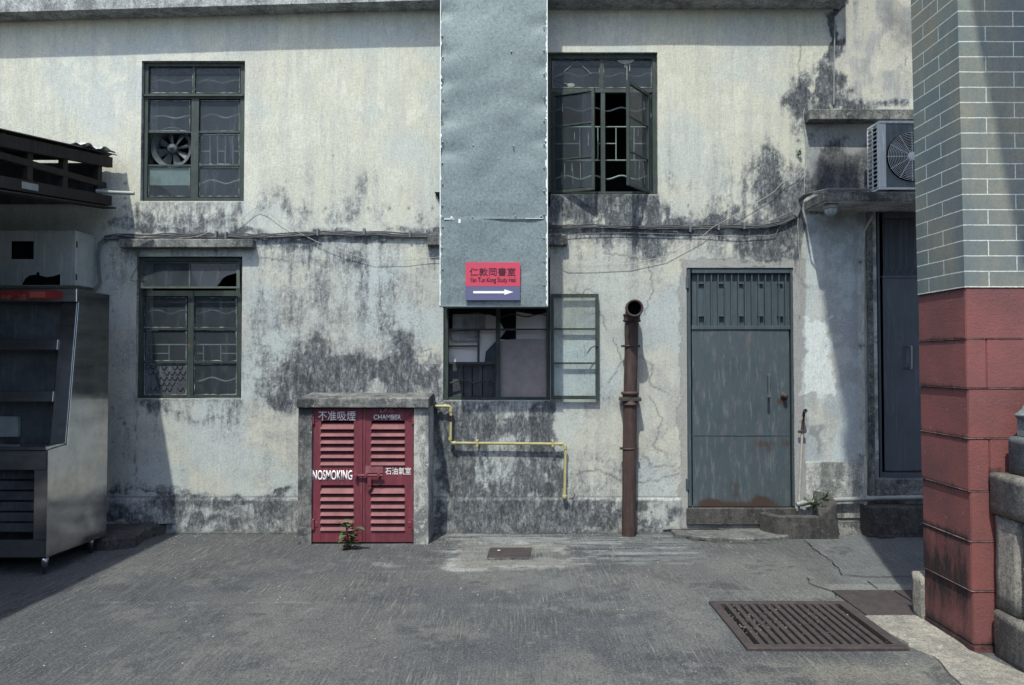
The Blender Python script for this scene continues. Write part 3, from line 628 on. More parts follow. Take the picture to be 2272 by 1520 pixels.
# W2: lower left
w2 = build('window', MB(), M['green'], bld); w2['label'] = 'lower window with a tilted broken top light under a concrete hood'
fr = MB()
for a in [(306, 572, 316, 882), (528, 572, 534, 882)]: fr.pbox(*a, D - .03, D + .02)
for a in [(316, 572, 528, 579), (316, 645, 528, 657), (316, 877, 528, 882)]: fr.pbox(*a, D - .029, D + .021)
fr.pbox(417, 657, 428, 877, D - .028, D + .019)
for y in (730, 804): fr.pbox(316, y - 2, 417, y + 2, D - .02, D + .010)
for y in (730, 804): fr.pbox(428, y - 2, 528, y + 2, D - .02, D + .010)
build('frame', fr, M['green'], w2)
pt = MB()
for k, q in enumerate([(320, 660, 414, 727), (431, 660, 525, 727), (320, 733, 414, 801), (431, 733, 525, 801), (320, 807, 414, 876), (431, 807, 525, 876)]):
    pane(w2, *q, D - .004, 'glass_frost' if k == 4 else 'glass', 'frosted pane with scalloped pattern' if k == 4 else None); putty(w2, *q, D, rnd, .9)
ck = MB(); r5 = random.Random(9)         # scalloped crazing on the frosted pane
for row in range(5):
    for k in range(8):
        if r5.random() < .3: continue
        cx = 322 + k * 12 + (6 if row % 2 else 0); cy = 812 + row * 12
        if cx > 406 or cy > 866: continue
        pts = [P(cx, cy, D), P(cx + 3, cy + 6, D), P(cx + 6, cy + 8, D), P(cx + 9, cy + 6, D), P(min(412, cx + 12), cy, D)]; ck.tube(pts, .0022, 4)
build('crazing', ck, M['black'], w2)
# top light tilted out at the bottom
tl = build('top_light', MB(), M['green'], w2) if False else None
def tilt(px, f):      # f = 0 top edge, 1 bottom edge
    top = P(px, 581, D + .012); bot = P(px, 640, D + .075); return top.lerp(bot, f)
tf = MB(); 
def tbar(px0, f0, px1, f1, th=.012):
    a, b2, c2, e2 = tilt(px0, f0), tilt(px1, f0), tilt(px1, f1), tilt(px0, f1); tf.prism([a, b2, c2, e2], (0, -th, 0))
tbar(311, 0, 318, 1); tbar(526, 0, 533, 1); tbar(318, 0, 526, .06, .011); tbar(318, .93, 526, 1, .011); tbar(420, .06, 423, .93, .010)
build('top_light_frame', tf, M['green'], w2)
def tq(px, f): return tilt(px, f) + Vector((0, -.003, 0))
build('pane', MB().prism([tq(318, .06), tq(420, .06), tq(420, .93), tq(318, .93)], (0, -.003, 0)), M['glass'], w2)
bp = build('pane', MB().prism([tq(423, .06), tq(526, .06), tq(526, .42), tq(505, .52), tq(495, .62), tq(482, .93), tq(423, .93)], (0, -.003, 0)), M['glass'], w2); bp['label'] = 'pane with its lower right corner broken away'
grille(w2, 316, 528, 579, 877, (692, 765, 804, 842))
build('backing', MB().pbox(436, 808, 470, 874, -.27, -.26), M['rustbeam'], w2)

# W3: upper right, casements swung open
w3 = build('window', MB(), M['green'], bld); w3['label'] = 'upper window beside the duct with both casements swung open'
fr = MB()
for a in [(1213, 118, 1224, 430), (1447, 118, 1459, 430)]: fr.pbox(*a, D - .03, D + .02)
for a in [(1224, 118, 1447, 130), (1224, 196, 1447, 205), (1224, 425, 1447, 430)]: fr.pbox(*a, D - .029, D + .021)
fr.pbox(1333, 205, 1343, 425, D - .028, D + .019); fr.pbox(1331, 130, 1338, 196, D - .028, D + .015)
build('frame', fr, M['green'], w3)
pt = MB()
for q in [(1226, 132, 1330, 195), (1339, 132, 1446, 195)]: pane(w3, *q, D - .004); putty(w3, *q, D, rnd, .8)
for pts in [[(1229, 174), (1243, 168), (1262, 150), (1281, 136), (1296, 150), (1312, 164)], [(1237, 177), (1252, 185), (1268, 190)]]: build('tape', MB().tube([P(x, y, D + .001) for x, y in pts], .003, 4), M['putty'], w3)
for x, y0, y1 in [(1391, 134, 185), (1387, 134, 150), (1397, 134, 158)]: build('paint_drip', MB().pbox(x - 1, y0, x + 1, y1, D + .0015, D + .0035), M['putty'], w3)
build('paint_splash', MB().prism([P(x, y, D + .003) for x, y in [(1369, 133), (1408, 132), (1405, 137), (1396, 141), (1384, 142), (1372, 138)]], (0, .0015, 0)), M['putty'], w3); build('paint_splash', MB().prism([P(x, y, D + .003) for x, y in [(1258, 186), (1270, 184), (1276, 188), (1272, 193), (1260, 192)]], (0, .0015, 0)), M['putty'], w3)
grille(w3, 1224, 1447, 130, 425, (243, 282, 356, 394), -.13)
wv = MB(); wave_bar(wv, 1226, 1446, 166, 4, 62, -.13); build('grille_bar', wv, M['grille'], w3)
def casement(root, hp, fp, z0, z1, rows, name, drips=()):
    """hp, fp: hinge and free edge (x, y) in plan; frame of four bars, glazing bars, panes"""
    o = Vector((hp[0], hp[1], 0)); u = Vector((fp[0] - hp[0], fp[1] - hp[1], 0)); W = u.length; u.normalize(); n = Vector((-u.y, u.x, 0))
    if n.y > 0: n = -n
    mb = MB(); t = .026
    mb.obox(o, u, n, 0, t, -.012, .012, z0, z1).obox(o, u, n, W - t, W, -.012, .012, z0, z1)
    mb.obox(o, u, n, t, W - t, -.011, .011, z1 - t, z1).obox(o, u, n, t, W - t, -.011, .011, z0, z0 + t)
    zs = [z0 + (z1 - z0) * k / rows for k in range(1, rows)]
    for z in zs: mb.obox(o, u, n, t, W - t, -.008, .008, z - .006, z + .006)
    c = build(name, mb, M['green'], root)
    ed = [z0 + t] + zs + [z1 - t]
    for k in range(rows):
        build('pane', MB().obox(o, u, n, t, W - t, -.002, .001, ed[k] + .006, ed[k + 1] - .006), M['glass'], root)
    r2 = random.Random(21)
    for k in range(9):
        a = r2.uniform(t + .02, W - t - .03); k3 = r2.randrange(rows); zt_ = ed[k3 + 1] - r2.uniform(.04, .12); ln = r2.uniform(.05, .14); wd = r2.uniform(.0015, .004)
        build('paint_drip', MB().obox(o, u, n, a, a + wd, .0015, .0025, max(ed[k3] + .01, zt_ - ln), zt_), M['putty'], root)
    return c
hz1, hz0 = 2.365 + CAMH, 1.475 + CAMH
casement(w3, (.358, WY + .03), (.717, 6.358), hz0, hz1, 3, 'left_casement'.replace('left_', ''))
casement(w3, (1.2126, WY + .03), (.972, 6.176), hz0, hz1, 3, 'casement')

# W4: lower middle, half hidden by the duct, boarded up behind
w4 = build('window', MB(), M['green'], bld); w4['label'] = 'lower window below the duct, panes gone and boarded up inside'
fr = MB()
for a in [(986, 574, 994, 887), (1213, 574, 1221, 887)]: fr.pbox(*a, D - .03, D + .04)
for a in [(994, 574, 1213, 584), (994, 660, 1213, 668), (994, 881, 1213, 887)]: fr.pbox(*a, D - .029, D + .021)
fr.pbox(1100, 584, 1110, 881, D - .028, D + .019)
for y in (731, 805): fr.pbox(994, y - 2, 1100, y + 2, D - .02, D + .010)
fr.pbox(1110, 729, 1213, 733, D - .02, D + .010)
build('frame', fr, M['green'], w4)
g4 = MB(); d4 = -.10
g4.pbox(1059, 733, 1064, 805, d4 - .01, d4); g4.pbox(994, 766, 1059, 770, d4 - .01, d4); wave_bar(g4, 994, 1100, 847, 3, 58, d4 + .03, .007); wave_bar(g4, 994, 1213, 700, 3, 58, d4, .006)
build('grille', g4, M['green'], w4)
def board(name, m, poly, d, th=.006):
    return build(name, MB().prism([P(x, y, d) for x, y in poly], (0, th, 0)), M[m], w4)
board('wall_panel', 'panel', [(985, 600), (1222, 600), (1222, 870), (985, 870)], -.16)
board('backing_board', 'board_dark', [(992, 804), (1100, 806), (1100, 880), (992, 880)], -.125)
for x in (1028, 1047, 1070): board('board_joint', 'black', [(x, 812), (x + 1.2, 812), (x + 2, 878), (x, 878)], -.122, .002)
board('board', 'board', [(1107, 758), (1125, 754), (1150, 752), (1214, 752), (1214, 884), (1106, 884)], -.085)
board('dark_board', 'board_dark', [(1075, 805), (1078, 780), (1100, 757), (1100, 806)], -.13)
board('torn_board', 'black', [(1110, 690), (1145, 690), (1145, 756), (1108, 752), (1122, 735), (1108, 712)], -.15)
board('torn_board', 'black', [(994, 668), (1213, 668), (1213, 694), (1185, 698), (1150, 692), (1110, 690), (1100, 700), (1060, 694), (1004, 696), (1004, 730), (994, 735)], -.10)
board('cardboard', 'card', [(1005, 697), (1077, 698), (1077, 730), (1030, 731), (1004, 729)], -.09)
st = MB(); r3 = random.Random(4)
for k in range(7):
    a = r3.uniform(-3, 3); y = 734 + k * 3.1; st.hexa([*(P(x, yy, dd) for x, yy, dd in [(1003 + a, y + 2 + k * .3, -.09), (1058 + a * 2, y + 2.6, -.09), (1058 + a * 2, y + 2.6, -.15), (1003 + a, y + 2 + k * .3, -.15)]), *(P(x, yy, dd) for x, yy, dd in [(1003 + a, y, -.09), (1058 + a * 2, y + .4, -.09), (1058 + a * 2, y + .4, -.15), (1003 + a, y, -.15)])])
build('paper_stack', st, M['card'], w4)
# sash opened flat against the wall
sr = MB(); SD = .05
for a in [(1222, 652, 1229, 886), (1321, 652, 1329, 886)]: sr.pbox(*a, SD - .02, SD)
for a in [(1229, 652, 1321, 660), (1229, 878, 1321, 886), (1229, 728, 1321, 732), (1229, 804, 1321, 808)]: sr.pbox(*a, SD - .018, SD - .001)
build('open_sash', sr, M['green'], w4)
build('pane', MB().pbox(1229, 660, 1321, 728, SD - .012, SD - .009), M['glass_green'], w4)['label'] = 'greenish frosted pane'
build('pane', MB().pbox(1229, 732, 1321, 804, SD - .012, SD - .009), M['glass_clear'], w4)
build('pane', MB().pbox(1229, 808, 1321, 878, SD - .012, SD - .009), M['glass_clear'], w4)
h = MB().tube([P(1303, 784, SD + .03), P(1311, 772, SD + .03), P(1320, 768, SD + .02), P(1327, 768, SD)], .005, 6); build('handle', h, M['iron'], w4)

# ------------------------------------------------------------------ doors
d1 = build('metal_door', MB(), M['door'], bld); d1['label'] = 'slate blue metal door with rust along its foot'
DD = -.02; fr = MB()
for a in [(1524, 595, 1535, 1124), (1754, 595, 1764, 1124)]: fr.pbox(*a, DD - .04, DD + .012)
for a in [(1535, 595, 1754, 606), (1535, 723, 1754, 731)]: fr.pbox(*a, DD - .038, DD + .010)
build('door_frame', fr, M['door'], d1, .002)
def door_mat():
    t = NT('rusting_blue_door'); n = t.noise(6, 6, .65); c = t.mix(t.ramp(n, [(.35, 0.), (.7, 1.)]), (.047, .070, .084), (.062, .080, .090))
    s = t.noise(8, 8, .8, t.mp((4, 4, .5))); c = t.mix(t.ramp(s, [(.53, 0.), (.64, .85)]), c, (.125, .15, .165))
    s2 = t.noise(5, 7, .75, t.mp((3, 3, .5), (0, 0, 1))); c = t.mix(t.ramp(s2, [(.58, 0.), (.66, .5)]), c, (.17, .125, .14)); c = t.mix(t.ramp(t.noise(30, 7, .85), [(.55, 0.), (.66, .6)]), c, (.030, .042, .050))
    a = t.n.new('ShaderNodeAttribute'); a.attribute_name = 'tone'; r = t.noise(8, 8, .75, t.mp((1.5, 1.5, .7)))
    f = t.math('ADD', r, t.math('MULTIPLY', a.outputs['Fac'], .5)); f = t.ramp(f, [(.62, 0.), (.84, 1.)])
    c = t.mix(f, c, t.mix(t.noise(50), (.030, .022, .020), (.072, .043, .032)))
    return t.set(c, t.ramp(n, [(0, .45), (1, .62)]), 0, t.noise(60), .15, .003)
M['doorrust'] = door_mat()
def rust_panel(name, x0, y0, x1, y1, d0, fn, m, parent):
    a = P(x0, y0, d0); b2 = P(x1, y1, d0); xs = np.linspace(a.x, b2.x, 50); zs = np.linspace(b2.z, a.z, 110); X, Z = np.meshgrid(xs, zs)
    px, py = wall_px(X, Z); v = np.clip(fn(px, py), 0, 1); dent = (fbm(px, py, 60, 91, 3) - .5) * .006
    return grid_object(name, X, WY - d0 + dent, Z, np.ones((109, 49), bool), np.repeat(v[..., None], 3, -1), m, parent)
def d1r(x, y):
    e = lambda cx, cy, rx, ry, s: s * np.exp(-((x - cx) / rx) ** 2 - ((y - cy) / ry) ** 2)
    return e(1580, 1118, 22, 10, 1) + e(1690, 1112, 26, 12, 1) + e(1640, 1124, 130, 10, .7) + e(1620, 1085, 60, 30, .32) + e(1690, 985, 20, 12, .55) + e(1708, 1010, 7, 26, .5) + e(1742, 985, 12, 14, .5) + e(1616, 975, 12, 10, .4) + e(1739, 890, 16, 9, .9) + e(1537, 850, 5, 16, .9) + e(1752, 760, 3, 40, .6)
rust_panel('door_panel', 1535, 731, 1754, 1124, DD, d1r, M['doorrust'], d1)
build('door_seam', MB().pbox(1535, 965, 1754, 967, DD, DD + .003), M['door'], d1)
vt = MB(); vt.pbox(1535, 606, 1754, 723, DD - .035, DD - .03)
for k in range(14):
    x = 1547 + k * 15.0; vt.pbox(x, 606, x + 3.4, 723, DD - .03, DD - .002)
for k in range(5):
    x = 1550 + k * 44
    for yy in (634, 706):
        vt.pbox(x, yy - 7, x + 12, yy - 4, DD - .03, DD)
    vt.pbox(x, 640, x + 12, 701, DD - .028, DD - .012)
build('vent_grille', vt, M['door'], d1)
vh = MB()
for k in range(5):
    x = 1550 + k * 44
    for yy in (634, 706): vh.pbox(x, yy - 4, x + 12, yy + 5, DD - .03, DD - .027)
build('vent_opening', vh, M['door_dark'], d1)
hd = MB().cyl(P(1706, 832, .06), P(1706, 880, .06), .008); 
for y in (832, 879): hd.cyl(P(1706, y, DD), P(1706, y, .065), .012, 10)
build('handle', hd, M['chrome'], d1)
build('door_knob', MB().lathe(P(1739, 878, DD), (0, -1, 0), [(0, .034), (.008, .032), (.01, .018), (.035, .016), (.045, .022), (.055, .014), (.055, 0)], 20), M['iron'], d1)
for y in (627, 1075):
    build('hinge', MB().pbox(1522, y - 13, 1529, y + 13, DD + .012, DD + .03), M['door'], d1, .004)

d2 = build('metal_door', MB(), M['door_dark'], bld); d2['label'] = 'dark slate metal door half hidden by the brick pillar'
D2 = -.07; fr = MB()
fr.pbox(1945, 470, 1958, 1060, D2 - .04, D2 + .012).pbox(2140, 470, 2158, 1060, D2 - .04, D2 + .012)
for a in [(1958, 470, 2140, 484), (1958, 611, 2140, 617), (1958, 1049, 2140, 1060)]: fr.pbox(*a, D2 - .038, D2 + .010)
build('door_frame', fr, M['door_dark'], d2, .002)
def d2r(x, y): return np.exp(-((y - 1046) / 3.0) ** 2) * .95 + 0 * x
rust_panel('door_panel', 1958, 617, 2140, 1049, D2, d2r, (lambda: (setattr(M['door_dark'], 'use_fake_user', False), M['door_dark'])[1])(), d2)
build('rust_line', MB().prism([P(x, y, D2 + .002) for x, y in [(1960, 1043), (1985, 1045), (2020, 1044), (2060, 1042), (2090, 1045), (2090, 1048), (2060, 1047), (2030, 1053), (2018, 1050), (1996, 1049), (1975, 1050), (1960, 1046)]], (0, .001, 0)), M['rustbeam'], d2)
vt = MB(); vt.pbox(1958, 484, 2140, 611, D2 - .035, D2 - .03)
for k in range(6):
    x = 1964 + k * 32
    vt.tube([P(x, 484, D2), P(x, 590, D2), P(x - 6 if k else x, 608, D2)], .006, 5)
    vt.tube([P(x + 8, 488, D2), P(x + 8, 592, D2), P(x + 14, 608, D2)], .004, 5)
    vt.tube([P(x + 20, 488, D2), P(x + 20, 592, D2), P(x + 14, 608, D2)], .004, 5)
    vt.tube([P(x + 8, 594, D2), P(x + 20, 594, D2)], .004, 5)
build('vent_grille', vt, M['door_dark'], d2)
hd = MB().cyl(P(2022, 768, D2 + .05), P(2022, 817, D2 + .05), .008)
for y in (769, 816): hd.cyl(P(2022, y, D2), P(2022, y, D2 + .055), .012, 10)
build('handle', hd, M['chrome'], d2)
build('hinge', MB().cyl(P(1947, 970, D2 + .03), P(1947, 997, D2 + .03), .013, 12), M['rustpipe'], d2)

# ================================================================== GROUND
gxx = np.unique(np.concatenate([[-60, -30, -15, -9, -6], np.arange(-4.6, 4.6, .016), [6, 9, 15, 30, 60]]))
gyy = np.unique(np.concatenate([[-60, -30, -12, -5, 0, 1.5, 2.5], np.arange(2.9, 6.56, .016), [7.5, 9.5, 14, 40, 80]]))
QX, QY = np.meshgrid(gxx, gyy)
def gpx(x, y):
    f = y * math.cos(TH) - CAMH * math.sin(TH); f = np.where(f < .2, .2, f); return CX + F * x / f, CY - F * (-y * math.sin(TH) - CAMH * math.cos(TH)) / f
def ground_tone():
    x, y = QX * 100, QY * 100; px, py = gpx(QX, QY)
    lo = fbm(x, y, 120, 201, 4); mid = fbm(x, y, 34, 202, 5, .6); hi = fbm(x, y, 9, 203, 4, .7); v = fbm(x, y, 3.2, 204, 2)
    hs = fbm(x * .12, y, 2.6, 205, 4, .65); hs2 = fbm(x * .07, y, 5, 206, 3, .6)
    c = np.empty(x.shape + (3,)); c[:] = (.118, .116, .112)
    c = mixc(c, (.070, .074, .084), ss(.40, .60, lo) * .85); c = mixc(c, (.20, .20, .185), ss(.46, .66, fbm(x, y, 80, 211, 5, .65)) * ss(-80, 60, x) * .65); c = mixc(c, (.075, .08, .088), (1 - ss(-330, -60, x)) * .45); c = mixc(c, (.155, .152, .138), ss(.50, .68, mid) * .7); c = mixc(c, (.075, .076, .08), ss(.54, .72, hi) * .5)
    # worn darker belt along the wall
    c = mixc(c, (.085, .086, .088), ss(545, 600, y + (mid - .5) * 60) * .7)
    wy = y + (mid - .5) * 26; wx = x + (hi - .5) * 20
    bx = lambda a, b, c0, d, e: ss(a - e, a + e, wx) * (1 - ss(b - e, b + e, wx)) * ss(c0 - e, c0 + e, wy) * (1 - ss(d - e, d + e, wy))
    # brushed grey slurry round the covers and along the wall
    sl = bx(-60, 150, 548, 660, 9) * np.clip(ss(-95, -40, x + (hs - .5) * 160) * (1 - ss(105, 185, x + (hs - .5) * 220)), 0, 1); sc2 = np.empty(c.shape); sc2[:] = (.15, .155, .155); sc2 = mixc(sc2, (.040, .043, .052), ss(.42, .54, hs)); sc2 = mixc(sc2, (.36, .375, .365), ss(.52, .60, hs2 * .5 + hs * .5) * .85)
    c = c * (1 - sl[..., None] * .85) + sc2 * sl[..., None] * .85
    wp = bx(-42, 44, 540, 612, 5); c = mixc(c, (.27, .255, .22), wp * (.45 + .4 * mid))
    ed = np.clip(bx(-46, 48, 536, 616, 6) - bx(-38, 40, 544, 604, 5), 0, 1) * ss(.4, .6, hi); c = mixc(c, (.42, .43, .40), ed * .8)
    for ex_, ey_, rx, ry, s in [(-92, 545, 14, 5, .8), (-82, 528, 22, 2.5, .9), (-115, 560, 12, 5, .4)]:
        c = mixc(c, (.30, .30, .28), np.exp(-((wx - ex_) / rx) ** 2 - ((wy - ey_) / ry) ** 2) * s * ss(.35, .6, hi))
    for ex_, ey_, rx, ry, s in [(-2, 462, 15, 5, .8), (60, 447, 10, 3, .5), (-10, 442, 18, 3, .35), (150, 395, 40, 9, .6), (165, 380, 30, 8, .6), (120, 372, 40, 10, .4)]:
        c = mixc(c, (.05, .052, .056), np.exp(-((wx - ex_) / rx) ** 2 - ((wy - ey_) / ry) ** 2) * s)
    # pale strip beside the grate, lighter slab at the right
    c = mixc(c, (.235, .215, .175), np.exp(-((wx - 165 - (380 - y) * .0) / 60) ** 2 - ((wy - 356) / 14) ** 2) * .8)
    c = mixc(c, (.185, .18, .165), ss(90, 200, wx) * (1 - ss(205, 215, x)) * ss(455, 475, wy) * (1 - ss(560, 590, wy)) * .6)
    rs = ss(0, 3, x - (225 + (y - 500) * .15 + (mid - .5) * 24)) * ss(488, 491, y + (hi - .5) * 4); c = mixc(c, (.15, .155, .155), rs * .85); c = mixc(c, (.10, .105, .11), rs * ss(.5, .7, mid) * .5)
    gs = ss(205, 210, x + (mid - .5) * 30) * ss(484, 487, y) * (1 - ss(498, 501, y + (hi - .5) * 4)) ; c = mixc(c, (.27, .27, .25), gs * (.4 + .6 * hi))
    # soil and black crust where the ground meets the wall
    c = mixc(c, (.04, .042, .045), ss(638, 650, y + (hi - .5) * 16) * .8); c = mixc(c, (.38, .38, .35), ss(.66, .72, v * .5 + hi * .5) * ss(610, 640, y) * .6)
    # left yard floor is darker, with a straight edge
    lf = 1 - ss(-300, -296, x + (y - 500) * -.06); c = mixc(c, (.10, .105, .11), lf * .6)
    c = mixc(c, (.24, .24, .22), np.exp(-((y - 462 - (hi - .5) * 3) / .9) ** 2) * ss(-270, -250, x) * (1 - ss(-130, -100, x)) * ss(.42, .6, hi) * .9)
    oil = fbm(x, y, 26, 221, 4, .7); c = mixc(c, (.05, .053, .06), ss(.64, .72, oil) * .7); c = mixc(c, (.26, .26, .24), ss(.68, .74, fbm(x, y, 11, 222, 5, .8)) * ss(-250, 0, x + mid * 200) * .45)
    # joint across the foreground
    jy = 337 + (fbm(x, y, 60, 207, 3) - .5) * 3.0
    c = mixc(c, (.26, .26, .235), np.exp(-((y - jy - 3.5) / 2.2) ** 2) * ss(.38, .6, hi) * .8); c = mixc(c, (.02, .021, .023), np.exp(-((y - jy) / 1.2) ** 2) * .9); c = mixc(c, (.17, .17, .155), (y < jy - 1.5) * .6)
    c *= (.88 + .24 * v)[..., None]
    c = np.clip(c * np.array((.86, .905, .955)), .01, .6); return np.concatenate([c, 0 * c[..., :1]], -1)
GZz = (fbm(QX * 100, QY * 100, 90, 209, 4) - .5) * .010
inside = (QX > -4.6) & (QX < 4.6) & (QY > 2.6) & (QY < 6.6); GZz = np.where(inside, GZz, 0)
def rect_cells(a, b, c0, d):
    cx = (gxx[:-1] + gxx[1:]) / 2; cy = (gyy[:-1] + gyy[1:]) / 2; A, B_ = np.meshgrid(cx, cy); return (A > a) & (A < b) & (B_ > c0) & (B_ < d)
PIT = (1.235, 2.035, 3.875, 4.585)
gkeep = ~rect_cells(*PIT)
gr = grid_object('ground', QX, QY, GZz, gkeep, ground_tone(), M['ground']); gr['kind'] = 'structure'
pit = MB(); a, b, c0, d = PIT[0] - .02, PIT[1] + .02, PIT[2] - .02, PIT[3] + .02
pit.box(a, b, c0, d, -.5, -.45).box(a - .03, a, c0, d, -.45, -.012).box(b, b + .03, c0, d, -.45, -.012).box(a, b, c0 - .03, c0, -.45, -.012).box(a, b, d, d + .03, -.45, -.012)
struct('drain_pit', pit, M['black'])

def flat_poly(name, pts, z0, z1, m, bevel=0, rough=0, seed=1, stepv=.06):
    r_ = random.Random(seed); q = [(p.x, p.y) for p in pts]; q.append(q[0]); q = jag(q, stepv, rough, r_) if rough else q
    mb = MB().prism([(x, y, z0) for x, y in q[:-1]], (0, 0, z1 - z0)); return struct(name, mb, m, bevel=bevel)
flat_poly('paving', [G(1905, 1372), G(1960, 1366), G(2046, 1368), G(2150, 1446), G(2275, 1500), G(2500, 1700), G(2330, 1700), G(2140, 1530), G(2075, 1462), G(2016, 1440), G(2013, 1430)], -.02, .011, M['granite'], 0, .006, 3)
flat_poly('concrete_apron', [G(1475, 1176), G(1500, 1192), G(1560, 1200), G(1640, 1204), G(1730, 1200), G(1790, 1190), Vector((2.55, 6.46, 0)), Vector((1.33, 6.46, 0))], -.01, .035, M['conc_mid'], .012, .010, 5)
flat_poly('kerb', [G(236, 1222), G(300, 1215), G(322, 1196), G(395, 1176), Vector((-2.95, 6.46, 0)), Vector((-4.5, 6.46, 0)), Vector((-4.5, 6.1, 0))], -.01, .085, M['conc_dark'], .01, .006, 6)
rmp = MB(); a1, a2, a3, a4 = G(1864, 1188), G(1935, 1184), Vector((3.15, 6.46, .10)), Vector((2.82, 6.46, .10))
rmp.prism([a1, a2, a3, a4], (0, 0, -.06)); struct('cement_fillet', rmp, M['conc'])
# cracks in the paving: narrow dark gaps with raised lips
def ground_crack(pts, wd, seed):
    r_ = random.Random(seed); q = jag([(G(x, y).x, G(x, y).y) for x, y in pts], .05, .012, r_); mb = MB()
    L1 = [Vector((x - wd * r_.uniform(.3, 1), y - wd * r_.uniform(.3, 1), .009)) for x, y in q]; L2 = [Vector((x + wd * r_.uniform(.3, 1), y + wd * r_.uniform(.3, 1), .009)) for x, y in q]
    for k in range(len(q) - 1): mb.quad(L1[k], L1[k + 1], L2[k + 1], L2[k])
    return struct('pavement_crack', mb, M['black'])
ground_crack([(1785, 1200), (1808, 1222), (1838, 1242), (1862, 1262), (1868, 1277), (1935, 1283), (2035, 1281)], .006, 1)
ground_crack([(1790, 1284), (1800, 1300), (1850, 1315), (1855, 1325)], .005, 2)
ground_crack([(1925, 1292), (1940, 1302), (1950, 1309)], .005, 3)
ground_crack([(1480, 1178), (1530, 1197), (1600, 1206), (1700, 1207), (1760, 1198)], .006, 4)

# ------------------------------------------------------------------ covers in the ground
gt = thing('drain_grate', (1.635, 4.23, 0), 'large rusty iron drain grate with long parallel slots set in the concrete', 'drain grate')
mb = MB(); x0, x1, y0, y1 = 1.215, 2.055, 3.855, 4.605
mb.box(x0, x1, y0, y0 + .055, -.02, .016).box(x0, x1, y1 - .045, y1, -.02, .016).box(x0, x0 + .055, y0 + .055, y1 - .045, -.02, .016).box(x1 - .055, x1, y0 + .055, y1 - .045, -.02, .016)
build('frame', mb, M['iron'], gt, .003)
mb = MB(); nb = 14; sp = (x1 - x0 - .11) / (nb + 1) 
for k in range(nb):
    cx = x0 + .055 + sp * (k + 1); mb.box(cx - .015, cx + .015, y0 + .055, y1 - .045, -.03, .013)
build('bars', mb, M['iron'], gt, .003)
lt = MB(); r6 = random.Random(8)
for k in range(260):
    cx = x0 + .06 + r6.random() ** 1.3 * .62; cy = r6.uniform(y0 + .2, y1 - .08); s = r6.uniform(.003, .007); z = r6.choice([.014, .002, -.01, -.01])
    lt.prism([(cx + s * math.cos(t), cy + s * .7 * math.sin(t), z) for t in (0, 1.3, 2.4, 3.9, 5.1)], (0, 0, s * .8))
o = build('dry_leaf_litter', lt, M['conc']); tag(o, 'grey crumbs of dry litter caught on the iron drain grate', 'litter'); o['kind'] = 'stuff'
pc = thing('steel_cover', (2.4, 4.6, 0), 'flat dark steel trench cover beside the drain grate, partly behind the pillar', 'drain cover')
build('plate', MB().box(2.075, 2.46, 4.36, 4.83, -.01, .014).box(2.475, 2.95, 4.38, 4.83, -.01, .014), M['iron'], pc, .002)
build('gap', MB().box(2.452, 2.482, 4.38, 4.825, -.008, .009), M['black'], pc)
mc = thing('manhole_cover', (0, 5.73, 0), 'small rectangular dark red-brown inspection cover in a pale cement patch', 'manhole cover')
q = [G(1088, 1218), G(1181, 1218), G(1178, 1241), G(1079, 1241)]
build('plate', MB().prism([p + Vector((0, 0, .004)) for p in q], (0, 0, .008)), M['iron'], mc, .002)
mb = MB(); cxy = sum((Vector(p) for p in q), Vector()) / 4
for k in range(4):
    a, b = q[k], q[(k + 1) % 4]; ao = cxy + (a - cxy) * 1.05; bo = cxy + (b - cxy) * 1.05
    mb.prism([a, b, bo, ao], (0, 0, .010))
build('rim', mb, M['conc'], mc); build('lifting_hole', MB().lathe(G(1107, 1225) + Vector((0, 0, .0125)), (0, 0, 1), [(0, 0), (.001, .012), (.003, .012), (.003, 0)], 12), M['grit'], mc)
sdn = build('drain_cover', MB().prism([G(1940, 1186, .006), G(1972, 1186, .006), G(1986, 1193, .006), G(1950, 1194, .006)], (0, 0, .012)), M['iron'], None, .002)
tag(sdn, 'small dark iron drain cover on the ground in front of the concrete step', 'drain cover')

# ================================================================== GAS CHAMBER
YF = 6.07
def C(px, py, Y): return PY(px, py, Y)
ch = thing('gas_chamber', (-1.23, 6.27, 0), 'low concrete gas cylinder housing with red louvred double doors against the wall', 'gas housing')
zt = C(800, 905, 6.03).z
xa, xb = C(661, 1000, YF).x, C(692, 1000, YF).x; xc_, xd = C(918, 1000, YF).x, C(951, 1000, YF).x
build('pier', MB().box(xa, xb, YF, WY - .002, -.01, zt), M['conc'], ch, .006, 2)
build('pier', MB().box(xc_, xd, YF, WY - .002, -.01, zt), M['conc_light'], ch, .006, 2)
rf = MB(); rx0, rx1 = C(658, 900, 6.03).x, C(951, 900, 6.03).x; z_f = C(800, 884, 6.03).z; z_b = z_f + .03
rf.hexa([(rx0, 6.03, zt), (rx1, 6.03, zt), (rx1, WY - .002, zt), (rx0, WY - .002, zt), (rx0, 6.03, z_f), (rx1, 6.03, z_f), (rx1, WY - .002, z_b), (rx0, WY - .002, z_b)])
build('roof', rf, M['conc'], ch, .008, 2)
build('back_lining', MB().box(xb, xc_, YF + .12, YF + .13, 0, zt), M['black'], ch)
YD = YF + .025
def cbox(mb, x0, y0, x1, y1, Ya, Yb):
    a = C(x0, y0, Ya); b2 = C(x1, y1, Ya); mb.box(a.x, b2.x, Ya, Yb, b2.z, a.z)
